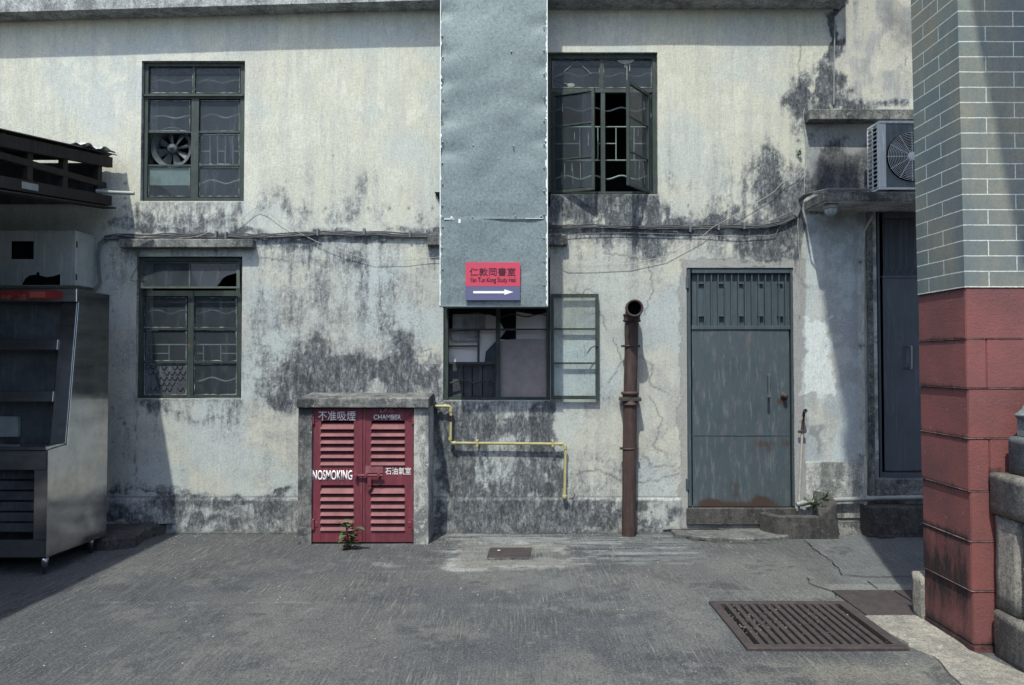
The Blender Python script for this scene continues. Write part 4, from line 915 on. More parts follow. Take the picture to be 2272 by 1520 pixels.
def leaf_door(x0, x1, lx0, lx1, name):
    mb = MB(); yb = 1203
    for q in [(x0, 906, lx0, yb), (lx1, 906, x1, yb)]: cbox(mb, *q, YD, YD + .03)
    for q in [(lx0, 906, lx1, 934), (lx0, 1031, lx1, 1077), (lx0, 1176, lx1, yb)]: cbox(mb, *q, YD + .001, YD + .029)
    d = build(name, mb, M['red'], ch, .002)
    for (ya, yb2) in [(935, 1031), (1077, 1176)]:
        n = 6; hpx = (yb2 - ya) / n
        for k in range(n):
            t = C(lx0, ya + hpx * k + 3.5, YD); bt = C(lx1, ya + hpx * (k + 1) + 1.0, YD); s = MB()
            s.hexa([(t.x, YD - .012, bt.z), (bt.x, YD - .012, bt.z), (bt.x, YD - .008, bt.z), (t.x, YD - .008, bt.z), (t.x, YD + .028, t.z), (bt.x, YD + .028, t.z), (bt.x, YD + .033, t.z), (t.x, YD + .033, t.z)])
            build('louvre_slat', s, M['redlite'], d)
    return d
dl = leaf_door(693, 798, 711, 785, 'door'); dr = leaf_door(809, 917, 823, 898, 'door')
build('door_astragal', (lambda m: (cbox(m, 797, 906, 810, 1203, YD - .006, YD + .03), m)[1])(MB()), M['red'], ch, .002)
build('door_seam', MB().box(C(805, 906, YD).x, C(805.9, 906, YD).x, YD - .008, YD - .005, .02, zt - .01), M['black'], ch)
bt = MB(); p1, p2 = C(785, 1055, YD - .03), C(849, 1055, YD - .03); bt.cyl(p1, p2, .009, 10)
for x in (790, 812, 840): bt.obox(C(x, 1055, YD - .03), (1, 0, 0), (0, 1, 0), -.01, .01, -.012, .03, -.016, .016)
build('bolt', bt, M['red'], ch, .002)
cbox(bb := MB(), 797, 1034, 850, 1050, YD - .004, YD); build('bolt_plate', bb, paint('scuffed_pink_red_paint', (.26, .11, .125), (.16, .035, .05), 0, .6, 0, .2, 9, False), ch, .001)
hs = MB(); cbox(hs, 815, 1056, 823, 1078, YD - .034, YD - .026); hs.prism([C(814, 1074, YD - .03), C(824, 1074, YD - .03), C(823, 1084, YD - .03), C(818, 1090, YD - .03), C(813, 1082, YD - .03)], (0, .006, 0)); build('hasp', hs, M['red'], ch, .001)
for (x, y0, y1) in [(693, 916, 942), (917, 916, 942), (693, 1152, 1176), (917, 1152, 1176)]:
    hm = MB(); cbox(hm, x - 3 if x < 800 else x - 4, y0, x + 4 if x < 800 else x + 3, y1, YD - .018, YD); hm.obox(C(x + (8 if x < 800 else -8), (y0 + y1) / 2, YD - .004), (1, 0, 0), (0, 1, 0), -.016, .016, 0, .006, -.022, .022)
    build('hinge', hm, M['red'], ch, .004)
build('threshold', MB().box(xb, xc_, YD + .002, YD + .05, -.01, .035), M['black'], ch)
tx = lambda n, body, m, x0, y0, x1, y1, bold=0.01, Y=YD: text_mesh(n, body, m, ch, C(x0, y1, Y), C(x1, y0, Y), thick=.0025, bold=bold)
tx('lettering', '不准吸煙', M['white'], 706, 912, 789, 933, 0)
tx('lettering', 'L.P.G.', M['faint'], 844, 906, 874, 915, .004)
tx('lettering', 'CHAMBER', M['white'], 829, 920, 890, 931, .012)
tx('lettering', 'NOSMOKING', M['white'], 693.5, 1043, 782, 1066, .022)
tx('lettering', '石油氣室', M['white'], 855, 1037, 912, 1053, 0)

# ================================================================== DUCT AND SIGN
DQ = .49
du = thing('exhaust_duct', (-.15, WY - .25, 2.0), 'wide galvanised sheet metal duct running up the facade over the middle window', 'duct')
dx0, dx1 = P(976, 600, DQ).x, P(1215, 600, DQ).x; dz0 = P(1100, 678, DQ).z; dz1 = 5.6
xs = np.linspace(dx0, dx1, 70); zs = np.linspace(dz0, dz1, 240); DX, DZ = np.meshgrid(xs, zs)
edge = np.minimum(ss(dx0, dx0 + .10, DX), 1 - ss(dx1 - .10, dx1, DX))
bulge = ((fbm(DX * 100, DZ * 100, 40, 301, 2) - .5) * .045 + (fbm(DX * 100, DZ * 100, 14, 303, 2) - .5) * .008) * edge
pinch = sum(np.exp(-((DX - dx0) / .12) ** 2 - ((DZ - z) / .06) ** 2) for z in (4.35, 4.02, 3.78, 3.46, 3.2)) * .014 + sum(np.exp(-((DX - dx1) / .12) ** 2 - ((DZ - z) / .06) ** 2) for z in (4.25, 3.9, 3.6, 3.3)) * .012
seam = P(1100, 485, DQ).z
front = grid_object('front_sheet', DX, WY - DQ + bulge * .8 + pinch - (DZ < seam) * .003, DZ, np.ones((239, 69), bool), np.ones(DX.shape + (3,)), M['galv'], du)
build('side_sheet', MB().box(dx0, dx0 + .002, WY - DQ + .002, WY - .003, dz0, dz1), M['galv'], du); build('side_sheet', MB().box(dx1 - .002, dx1, WY - DQ + .002, WY - .003, dz0, dz1), M['galv'], du)
build('bottom_sheet', MB().box(dx0 + .003, dx1 - .003, WY - DQ + .03, WY - .003, dz0 + .012, dz0 + .015), M['galv'], du)
lip = MB().box(dx0 - .004, dx1 + .004, WY - DQ - .004, WY - DQ + .03, dz0 - .012, dz0 + .003); build('bottom_lip', lip, M['galv'], du, .003)
r7 = random.Random(17)
for side, xx in ((-1, dx0), (1, dx1)):
    z = dz0; L1 = []; L2 = []
    while z < 4.8:
        wdt = r7.uniform(.004, .0065) if r7.random() < .86 else r7.uniform(.007, .016)
        if side == 1 and r7.random() < .35: wdt += .008
        L1.append(Vector((xx + side * .002, WY - DQ - .004, z))); L2.append(Vector((xx - side * wdt, WY - DQ - .004, z))); z += r7.uniform(.008, .03)
    mb = MB()
    for k in range(len(L1) - 1): mb.add([L1[k], L1[k + 1], L2[k + 1], L2[k], *(v + Vector((0, .008, 0)) for v in (L1[k], L1[k + 1], L2[k + 1], L2[k]))], [(0, 1, 2, 3), (4, 5, 6, 7), (0, 1, 5, 4), (2, 3, 7, 6)])
    build('sealant_bead', mb, M['sealant'], du)
for (x, y) in [(1052, 118), (1134, 114), (1050, 323), (1139, 324), (1048, 482), (1144, 480), (1201, 480), (983, 482)] + [(981 + (k % 2), 80 + k * 47) for k in range(12)] + [(1207, 60 + k * 52) for k in range(12)]:
    build('rivet', MB().lathe(P(x, y, DQ + .008), (0, -1, 0), [(-.01, .006), (.003, .006), (.006, .003), (.006, 0)], 8), M['chrome'], du)
sm = MB(); sm.box(dx0 + .01, dx1 - .01, WY - DQ - .005, WY - DQ + .004, seam - .004, seam); build('seam', sm, M['galv'], du)
for x0, x1, y0, y1 in [(985, 1008, 485, 487), (1000, 1004, 480, 488), (1017, 1022, 486, 495), (1165, 1205, 484.5, 485.5)]: build('sealant_smear', MB().pbox(x0, y0, x1, y1, DQ + .003, DQ + .010), M['sealant'], du)
for px in (968, 1219):
    sgn = -1 if px < 1100 else 1; a = P(px, 426, .02); mb = MB().prism([P(px - 4 * (sgn < 0), 426, .03), P(px + 8, 426, .03), P(px + 7, 446, .03)] if sgn < 0 else [P(1214, 426, .05), P(1222, 426, .05), P(1221, 456, .05), P(1214, 460, .05)], (0, .02, 0))
    build('bracket', mb, M['black'], du)
sg = thing('direction_sign', tuple(P(1093, 665, DQ + .02)), 'red and blue direction sign with white arrow mounted on the metal duct', 'sign')
SF = DQ + .030
build('backing_plate', MB().pbox(1033, 582, 1154, 666, DQ + .012, SF - .004), M['signblue'], sg, .001)
build('red_panel', MB().pbox(1033, 582, 1154, 635, SF - .004, SF), M['signred'], sg)
build('blue_panel', MB().pbox(1033, 635, 1154, 666, SF - .004, SF - .001), M['signblue'], sg)
text_mesh('lettering', '仁敦岡書室', M['signink'], sg, P(1042, 612, SF), P(1144, 594, SF), thick=.002, bold=0)
text_mesh('lettering', 'Yan Tun Kong Study Hall', M['signink'], sg, P(1042, 629, SF), P(1144, 615, SF), thick=.002, bold=.008)
ar = MB(); ar.prism([P(x, y, SF) for x, y in [(1050, 646), (1119, 646), (1119, 642), (1139, 648.3), (1119, 654.5), (1119, 651), (1050, 651)]], (0, -.002, 0)); build('arrow', ar, M['signwhite'], sg)

# ================================================================== PIPES
vp = thing('vent_pipe', (P(1395, 1183, .07).x, WY - .07, 0), 'tall rusty cast iron vent pipe with an open elbow mouth standing against the wall', 'pipe')
pb, pt_ = P(1395, 1186, .085), P(1402, 712, .085); pb.z = -.01
build('lower_tube', MB().tube([pb, P(1398, 898, .085)], .060, 20), M['rustpipe'], vp)
build('upper_tube', MB().tube([P(1398, 886, .085), pt_], .0575, 20), M['rustpipe'], vp)
cc0 = P(1398, 885, .085)
build('coupling', MB().lathe(cc0 - Vector((0, 0, .055)), (0, 0, 1), [(0, .062), (0, .074), (.012, .076), (.02, .066), (.09, .066), (.098, .078), (.112, .076), (.12, .060)], 24), M['rustpipe'], vp)
cl = MB().box(cc0.x - .088, cc0.x + .088, WY - .10 - .05, WY - .02, cc0.z - .018, cc0.z + .014); build('clamp', cl, M['iron'], vp, .004)
for y in (768, 995):
    c0_ = P(1399 if y < 900 else 1396, y, .085); mb = MB().lathe(c0_ - Vector((0, 0, .008)), (0, 0, 1), [(0, .060), (0, .0635), (.016, .0635), (.016, .060)], 20)
    mb.box(c0_.x - .08, c0_.x - .058, WY - .095, WY - .075, c0_.z - .01, c0_.z + .01).box(c0_.x + .058, c0_.x + .08, WY - .095, WY - .075, c0_.z - .01, c0_.z + .01); build('clamp_ring', mb, M['iron'], vp)
el = pt_.copy(); build('collar', MB().lathe(el - Vector((0, 0, .01)), (0, 0, 1), [(0, .058), (0, .072), (.012, .078), (.022, .071), (.052, .071), (.058, .077), (.070, .074), (.07, .055)], 24), M['rustpipe'], vp)
mouth = P(1407, 684, .285); ctr = []; rad = []
base = el + Vector((0, 0, .05)); top = Vector((base.x, base.y, mouth.z))
for k in range(9):
    t = k / 8; ctr.append((base * (1 - t) ** 2 + top * 2 * t * (1 - t) + mouth * t * t)); rad.append(.058)
mb = MB(); n_ = 24
mb.tube(ctr, .058, n_, caps=False, radii=rad); mb.lathe(mouth + Vector((0, .03, 0)), (0, -1, 0), [(0, .058), (.005, .072), (.05, .074), (.06, .074), (.06, .058), (.0, .055)], n_)
build('elbow', mb, M['rustpipe'], vp)
build('elbow_throat', MB().lathe(mouth + Vector((0, .02, 0)), (0, -1, 0), [(-.06, .0), (-.06, .053), (.045, .053)], n_), M['black'], vp)

gp = thing('gas_pipe', tuple(P(1253, 1105, .06)), 'thin yellow gas pipe stepping down the wall beside the gas chamber', 'pipe')
gd = .055
ptsy = [P(966, 901, gd), P(997, 901, gd), P(1000, 904, gd), P(999, 978, gd), P(1003, 983, gd), P(1249, 985, gd), P(1254, 990, gd), P(1253, 1098, gd)]
build('tube', MB().tube(ptsy, .0125, 10), M['yellow'], gp)
fit = MB()
for (x, y, ax) in [(988, 901, 0), (1000, 910, 1), (999, 973, 1), (1008, 983, 0), (1244, 985, 0), (1254, 993, 1)]:
    c0_ = P(x, y, gd); u = Vector((.012, 0, 0)) if ax == 0 else Vector((0, 0, .012)); fit.cyl(c0_ - u, c0_ + u, .017, 12)
build('fitting', fit, M['yellow'], gp)
cb = P(1253, 1102, gd); build('end_cap', MB().lathe(cb + Vector((0, 0, .02)), (0, 0, -1), [(0, .018), (.01, .022), (.03, .022), (.045, .012), (.05, 0)], 14), M['yellow'], gp)
for x in (1059, 1226):
    c0_ = P(x, 984, gd); build('clamp', MB().box(c0_.x - .010, c0_.x + .010, WY - gd - .017, WY - gd - .013, c0_.z - .03, c0_.z + .03).box(c0_.x - .01, c0_.x + .01, WY - gd - .014, WY - .004, c0_.z + .02, c0_.z + .03), M['yellow'], gp, .002)
build('rusted_stretch', MB().tube([P(999.5, 922, gd), P(999.3, 936, gd)], .0135, 10).tube([P(999.2, 936, gd), P(999.1, 946, gd)], .010, 10), M['rustbeam'], gp)
pp = MB(); r8 = random.Random(2); cpt = P(1261, 1094, .004); pp.prism([cpt + Vector((.055 * math.cos(t) * r8.uniform(.8, 1.05), 0, .055 * math.sin(t) * r8.uniform(.8, 1.05))) for t in np.linspace(0, 6.1, 22)], (0, -.008, 0)); build('mortar_patch', pp, M['conc_light'], bld, .002)

def simple_tube(name, pts, r, m, label, cat, group=None, d=None, n=8):
    o = build(name, MB().tube(pts, r, n), m); return tag(o, label, cat, group)
wp = thing('water_pipe', tuple(P(1775, 1120, .03)), 'thin rusty water pipe with a tap end rising beside the blue door', 'pipe')
build('tube', MB().tube([P(1773, 1112, .04), P(1776, 1050, .04), P(1780, 960, .04), P(1782, 925, .04)], .010, 10), M['cable_white'], wp)
build('rusted_end', MB().tube([P(1780, 955, .04), P(1783, 922, .04), P(1784, 915, .055), P(1785, 912, .08)], .012, 10), M['rustpipe'], wp)
build('tap', MB().lathe(P(1785, 912, .08), (0.1, -1, .2), [(0, .015), (.01, .018), (.02, .018), (.02, .010), (.0, .009)], 12), M['iron'], wp)
build('clamp', MB().pbox(1772, 955, 1789, 961, .035, .055), M['iron'], wp, .003)
hp = thing('waste_pipe', tuple(P(1850, 1110, .05)), 'pale horizontal waste pipe running low along the wall behind the trough', 'pipe')
build('tube', MB().tube([P(1768, 1120, .06), P(1776, 1117, .06), P(1810, 1114, .06), P(1860, 1109, .06), P(1960, 1105, .06), P(2080, 1103, .06)], .020, 12), M['cream_pipe'], hp)
jn = MB(); 
for x, y in ((1776, 1117), (1800, 1115), (1919, 1106)): jn.cyl(P(x, y, .06), P(x + 8, y - .5, .06), .025, 12)
build('joint', jn, M['cream_pipe'], hp)
cdp = thing('drain_conduit', tuple(P(1919, 1143, .03)), 'slim pale vertical pipe beside the dark right-hand door', 'pipe')
build('tube', MB().tube([P(1936, 478, .04), P(1929, 492, .04), P(1919, 508, .04), P(1916, 522, .04), P(1915, 560, .04), P(1915, 800, .04), P(1917, 1008, .04), P(1920, 1020, .05), P(1921, 1060, .05), P(1919, 1143, .05)], .0125, 10), M['cable_white'], cdp)
cm = MB()
for y in (578, 764, 1010): cm.pbox(1911, y - 2, 1920, y + 3, .0, .055)
build('clip', cm, M['cream_pipe'], cdp, .002)
simple_tube('rain_conduit', [P(1853, 45, .02), P(1851, 120, .02), P(1850, 232, .02)], .006, M['cream_pipe'], 'thin vertical conduit down the black-stained corner at the upper right', 'conduit')
simple_tube('pipe_stub', [P(214, 424, .36), P(250, 427, .34), P(298, 429, .30)], .016, M['cream_pipe'], 'short pale pipe stub sticking out of the shed beam end', 'pipe', None, None, 12)

# ------------------------------------------------------------------ cables
CW = 'dark cables strung along the wall'
def wob(pts, amp, seed, d):
    r_ = random.Random(seed); out = []
    for (ax, ay), (bx, by) in zip(pts[:-1], pts[1:]):
        n = max(1, int(math.hypot(bx - ax, by - ay) / 18))
        for k in range(n): t = k / n; out.append(P(ax + (bx - ax) * t, ay + (by - ay) * t + r_.uniform(-amp, amp), d + r_.uniform(-.004, .004)))
    out.append(P(*pts[-1], d)); return out
LEFT = [(232, 527), (262, 524), (420, 521), (600, 523), (700, 517), (830, 517), (930, 521), (1000, 519)]
RIGHT = [(1206, 504), (1300, 502), (1480, 504), (1640, 504), (1700, 502), (1740, 493), (1765, 480)]
UPC = [(1765, 480), (1772, 462), (1774, 445), (1784, 433), (1805, 427), (1840, 422), (1926, 420)]
for k, (dy, r_) in enumerate([(-3, .006), (0, .007), (3, .006), (5, .005)]):
    simple_tube('cable', wob([(x, y + dy) for x, y in LEFT], 1.6, 30 + k, .018 + .004 * k), r_, M['cable'], 'dark cable of the bundle along the wall left of the duct', 'cable', CW + ' left of the duct', n=6)
for k, (dy, r_) in enumerate([(-3, .006), (0, .007), (3, .006)]):
    simple_tube('cable', wob([(x, y + dy) for x, y in RIGHT], 1.3, 40 + k, .018 + .004 * k), r_, M['cable'], 'dark cable of the bundle along the wall right of the duct', 'cable', CW + ' right of the duct', n=6)
M['cable_grey'] = paint('grey_cable', (.16, .17, .18), (.10, .11, .12), 0, .6, 0, .2, 20, False)
for k in range(4):
    pts = [P(x + k * 1.8 - 2, y + k * 1.7 - 3, .03 + (.05 if x < 1780 else .10) * 0) for x, y in UPC[:3]] + [P(1784 + k * 2, 432 + k * 1.5, .12), P(1805, 426 + k * 1.3, .30), P(1840 + k, 419 + k * 1.2, .405), P(1880, 418.5 + k, .40), P(1930, 419 + k, .38)]
    simple_tube('cable', pts, .0055, M['cable_grey'], 'pale grey cable curving up over the canopy slab to the air conditioner', 'cable', 'grey cables rising to the air conditioner', n=6)
simple_tube('wire', [P(x, y, .03) for x, y in [(240, 528), (262, 520), (300, 526), (360, 530), (430, 527), (445, 522), (470, 512), (520, 500), (555, 470), (570, 460), (590, 467), (620, 490), (660, 515), (700, 535), (760, 560), (830, 578), (900, 578), (975, 570)]], .0022, M['cable_white'], 'thin white wire looping across the wall left of the duct', 'wire', n=5)
simple_tube('wire', [P(x, y, .035) for x, y in [(1222, 575), (1260, 590), (1320, 590), (1400, 586), (1480, 567), (1560, 523), (1580, 505), (1625, 480), (1675, 452), (1718, 425), (1735, 405), (1770, 385), (1785, 365)]], .0024, M['cable_white'], 'thin white wire climbing diagonally from the duct to the upper slab', 'wire', n=5)
simple_tube('wire', [P(x, y, .02) for x, y in [(1785, 240), (1782, 255), (1784, 280), (1787, 300), (1789, 330), (1786, 365), (1784, 430), (1772, 465), (1770, 500), (1772, 540), (1775, 600), (1774, 700)]], .003, M['cable_white'], 'white wire hanging vertically beside the two concrete slabs', 'wire', n=5)
simple_tube('wire', [P(x, y, .02) for x, y in [(1216, 524), (1300, 518), (1400, 517), (1520, 520), (1560, 521), (1640, 526), (1700, 523), (1722, 519), (1727, 508)]], .003, M['cable_grey'], 'grey wire sagging just under the cable bundle right of the duct', 'wire', n=5)
simple_tube('wire', [P(x, y, .02) for x, y in [(1685, 498), (1720, 486), (1765, 466)]], .0045, M['cable_grey'], 'short grey cable slanting up to the bend left of the canopy slab', 'wire', n=5)
for k in range(3):
    simple_tube('cable', [P(x + k * 3 - 3, y + k * 1.5, .03) for x, y in [(262, 525), (236, 528), (222, 538), (218, 560), (219, 600), (222, 625), (212, 640), (200, 648)]], .0048, M['cable_grey'], 'grey cable bending down beside the white metal box', 'cable', 'grey cables beside the white metal box', n=6)
simple_tube('wire', [P(x, y, .02) for x, y in [(303, 553), (308, 570), (305, 590), (292, 615), (290, 622), (300, 624), (322, 620)]], .003, M['cable'], 'thin dark loose wire dangling at the left of the lower window', 'wire', n=5)
for x, y in [(478, 519), (500, 521), (704, 514), (807, 513), (909, 518), (1532, 506), (1595, 502), (1652, 500)]:
    side = 'left' if x < 1000 else 'right'
    tag(build('cable_clip', MB().pbox(x - 2, y - 7, x + 2, y + 8, .0, .045), M['cable_grey']), 'small grey clip pinning the cable bundle to the wall %s of the duct' % side, 'cable clip', 'cable clips %s of the duct' % side)

# ------------------------------------------------------------------ air conditioner
ac = thing('air_conditioner', (3.4, 6.2, P(1990, 422, .37).z), 'grey-white outdoor air conditioner with round fan guard on the canopy slab', 'air conditioner')
ya, yb = 6.10, 6.30; ax0 = PY(1950, 350, ya).x; ax1 = ax0 + .80; az0 = PY(1990, 421, ya).z; az1 = PY(1990, 268, ya).z
mb = MB(); t_ = .012
mb.box(ax0 + .001, ax1 - .001, ya - .004, yb, az1 - .022, az1).box(ax0, ax1, ya, yb, az0, az0 + .02).box(ax0 + .062, ax1, yb - .01, yb, az0 + .02, az1 - .022)
mb.box(ax0, ax0 + .062, ya, ya + .02, az0 + .02, az1 - .022); mb.box(ax1 - .02, ax1, ya + .02, yb, az0 + .02, az1 - .022)
build('casing', mb, M['ac'], ac, .006, 2)
build('front_panel', MB().box(ax0 + .062, ax1 - .001, ya + .004, ya + .012, az0 + .02, az1 - .022), M['ac_front'], ac)
build('coil', MB().box(ax0 + .03, ax0 + .034, ya + .03, yb - .012, az0 + .02, az1 - .03), M['black'], ac)
lv = MB()
for k in range(15):
    z = az0 + .03 + k * (az1 - az0 - .07) / 14; lv.box(ax0, ax0 + .012, ya + .021, yb - .001, z, z + .006)
for y in (ya + .022, (ya + yb) / 2 + .01, yb - .008): lv.box(ax0 - .001, ax0 + .010, y, y + .008, az0 + .02, az1 - .023)
build('side_grille', lv, M['ac'], ac)
fcx = PY(2022, 348, ya).x; fcz = PY(2022, 348, ya).z; fo = Vector((fcx, ya, fcz))
build('fan_opening', MB().lathe(fo, (0, -1, 0), [(0.0, 0), (0.0, .205), (-.004, .206)], 48), M['black'], ac)
gu = MB()
def ringt(r_, th=.0022): gu.tube([fo + Vector((r_ * math.cos(a), -.014 + .0 * r_, r_ * math.sin(a))) for a in np.linspace(0, 2 * math.pi, 49)], th, 4, caps=False)
for k in range(13): ringt(.040 + k * .0132)
for k in range(12):
    a = k * math.pi / 6; gu.tube([fo + Vector((.035 * math.cos(a), -.016, .035 * math.sin(a))), fo + Vector((.204 * math.cos(a), -.012, .204 * math.sin(a)))], .003, 4)
build('fan_guard', gu, M['ac'], ac)
build('fan_badge', MB().lathe(fo + Vector((0, -.012, 0)), (0, -1, 0), [(0, .036), (.006, .036), (.008, .030), (.008, 0)], 24), M['ac'], ac)
fb = MB()
for k in range(3):
    a = k * 2.094 + .4; u = Vector((math.cos(a), 0, math.sin(a))); v = Vector((-math.sin(a), 0, math.cos(a))); fb.prism([fo + u * .03 + Vector((0, -.003, 0)), fo + u * .10 - v * .05 + Vector((0, -.004, 0)), fo + u * .185 - v * .02 + Vector((0, -.004, 0)), fo + u * .17 + v * .07 + Vector((0, -.003, 0))], (0, .001, 0))
build('fan_blades', fb, M['ac_front'], ac)
tf_ = MB().box(ax0 + .08, ax0 + .12, ya, yb, az0 - .014, az0).box(ax1 - .15, ax1 - .11, ya, yb, az0 - .014, az0); build('foot', tf_, M['black'], ac)

lm = thing('bulkhead_lamp', tuple(P(1843, 465, .22)), 'dusty round bulkhead lamp hanging under the canopy slab', 'lamp')
lc = P(1843, 455, .30); lc.z = P(1830, 447, .39).z - .004
build('base', MB().lathe(lc, (0, 0, -1), [(0, .0), (0, .050), (.012, .054), (.03, .060), (.042, .060), (.042, .05)], 24), M['cream_pipe'], lm)
build('globe', MB().lathe(lc - Vector((0, 0, .040)), (0, 0, -1), [(0, .054), (.02, .052), (.04, .043), (.055, .027), (.062, .010), (.063, 0)], 24), M['lampglass'], lm)
cg = MB()
for k in range(4):
    a = k * math.pi / 4; cg.tube([lc + Vector((.056 * math.cos(t) * math.cos(a), .056 * math.cos(t) * math.sin(a), -.04 - .066 * math.sin(t))) for t in np.linspace(0, math.pi, 13)], .002, 4)
build('wire_cage', cg, M['cream_pipe'], lm)

# ------------------------------------------------------------------ trough, step
tr = thing('concrete_trough', tuple(G(1790, 1190)), 'low rough concrete gutter trough at the foot of the blue door', 'trough')
YT = 6.26; tb = MB()
tx0 = PY(1703, 1130, YT).x; tx1 = PY(1862, 1150, YT).x; ztp = PY(1780, 1146, YT).z; zr = PY(1840, 1108, YT).z; xm = PY(1818, 1150, YT).x; x_l = PY(1728, 1150, YT).x
tb.prism([(tx0 + .02, YT + .10, -.01), (x_l, YT, -.01), (xm, YT - .02, -.01), (xm, YT + .07, -.01), (x_l + .02, YT + .07, -.01), (tx0 + .07, YT + .14, -.01), (tx0 + .06, WY - .03, -.01), (tx0 - .01, WY - .03, -.01)], (0, 0, ztp + .01))
build('low_wall', tb, M['conc_dark'], tr, .010, 2)
build('end_block', MB().hexa([(xm, YT - .02, -.01), (tx1, YT, -.01), (tx1, WY - .03, -.01), (xm, WY - .03, -.01), (xm, YT + .00, ztp), (tx1 - .005, YT + .02, zr - .02), (tx1 - .01, WY - .03, zr + .02), (xm + .02, WY - .03, zr + .05)]), M['conc_dark'], tr, .012, 2)
build('trough_bed', MB().box(tx0 + .06, xm, YT + .08, WY - .03, -.01, .03), M['conc_dark'], tr)
ds = build('door_step', MB().box(P(1924, 1100, .15).x, 4.7, WY - .16, WY - .004, -.01, P(1990, 1125, .16).z), M['conc_dark'], None, .012, 2); tag(ds, 'dark concrete doorstep block below the right-hand door', 'step')
ds1 = build('door_sill', MB().pbox(1524, 1128, 1768, 1165, -.1, .02), M['conc_dark'], bld, .006)

# ================================================================== SHED, CABINET, METAL BOX (left)
sh = thing('shed_roof', (-4.4, 4.5, 2.7), 'rusty lean-to shed roof with dark steel beams at the upper left', 'shed')
def rz(Y): return CAMH + 1.78 - .158 * (6.35 - Y)
XS = -3.43; mb = MB(); n = 40; ys0, ys1 = 1.7, 6.38
pts = []
for k in range(n * 4 + 1):
    x = XS - k * .02; pts.append((x, .010 * math.sin(k * 1.05)))
v = []; 
for x, h_ in pts: v.append((x, ys0, rz(ys0) + h_)); v.append((x, ys1, rz(ys1) + h_))
mb.add(v, [(2 * i, 2 * i + 1, 2 * i + 3, 2 * i + 2) for i in range(len(pts) - 1)])
rs_ = build('roof_sheet', mb, M['rustbeam'], sh); so_ = rs_.modifiers.new('s', 'SOLIDIFY'); so_.thickness = .006
def ybeam(name, x, Ya, za, Yb, zb, wx, hz, m='rustbeam'):
    a = Vector((x, Ya, za)); b2 = Vector((x, Yb, zb)); mb = MB()
    mb.hexa([(x - wx / 2, Ya, za - hz / 2), (x + wx / 2, Ya, za - hz / 2), (x + wx / 2, Yb, zb - hz / 2), (x - wx / 2, Yb, zb - hz / 2), (x - wx / 2, Ya, za + hz / 2), (x + wx / 2, Ya, za + hz / 2), (x + wx / 2, Yb, zb + hz / 2), (x - wx / 2, Yb, zb + hz / 2)])
    return build(name, mb, M[m], sh, .003)
ybeam('rafter', -3.47, 1.8, rz(1.8) - .07, 6.34, rz(6.34) - .07, .05, .09)
ybeam('rafter', -4.2, 1.8, rz(1.8) - .07, 6.34, rz(6.34) - .07, .05, .09)
ybeam('middle_rail', -3.49, 3.0, CAMH + 1.24, 6.30, CAMH + 1.50, .035, .05)
ybeam('beam', -3.50, 1.8, CAMH + .82, 6.38, CAMH + 1.385, .06, .085)
ybeam('beam_flange', -3.50, 1.8, CAMH + .75, 6.40, CAMH + 1.325, .12, .014)
ybeam('paint_patch', -3.467, 5.20, CAMH + 1.242, 5.38, CAMH + 1.262, .004, .05, 'cream_pipe')
for Y in (5.3, 5.72, 6.2):
    mb = MB().box(-3.515, -3.475, Y - .03, Y + .03, CAMH + 1.27 + (Y - 5) * .09, rz(Y) - .11); build('post', mb, M['rustbeam'], sh)
mb = MB()
for Y in (5.0, 5.6, 6.2): mb.box(-6, -3.46, Y - .02, Y + .02, rz(Y) - .06, rz(Y) - .014)
build('purlin', mb, M['rustbeam'], sh)
build('side_light_block', MB().box(-5.6, -5.58, 1.8, 6.4, 0, 3.0), M['board_dark'], sh)  # unseen sheet added to keep light out from under the roof
build('rear_shade_sheet', MB().box(-5.6, -3.58, 6.395, 6.41, 2.86, 3.22), M['board_dark'], sh)  # dark sheet standing in for the shade behind the beams
# roof sheet continues to the left
mb = MB(); mb.hexa([(-9, ys0, rz(ys0) - .01), (XS - 3.18, ys0, rz(ys0) - .01), (XS - 3.18, ys1, rz(ys1) - .01), (-9, ys1, rz(ys1) - .01), (-9, ys0, rz(ys0)), (XS - 3.18, ys0, rz(ys0)), (XS - 3.18, ys1, rz(ys1)), (-9, ys1, rz(ys1))]); build('roof_sheet', mb, M['rustbeam'], sh)
# crumpled pale tarp on the roof end
mb = MB(); nx_, ny_ = 14, 8; r9 = random.Random(12); vs = []
for j in range(ny_):
    for i in range(nx_):
        Y = 5.88 + .50 * i / (nx_ - 1); x = XS + .01 - .25 * j / (ny_ - 1); vs.append((x, Y, rz(Y) + .014 + r9.uniform(0, .028) + .012 * (j == 0) * math.sin(i)))
mb.add(vs, [(j * nx_ + i, j * nx_ + i + 1, (j + 1) * nx_ + i + 1, (j + 1) * nx_ + i) for j in range(ny_ - 1) for i in range(nx_ - 1)])
o = build('tarp', mb, M['tarp']); tag(o, 'crumpled pale sheet lying on the end of the shed roof', 'tarp'); o.modifiers.new('s', 'SOLIDIFY').thickness = .004

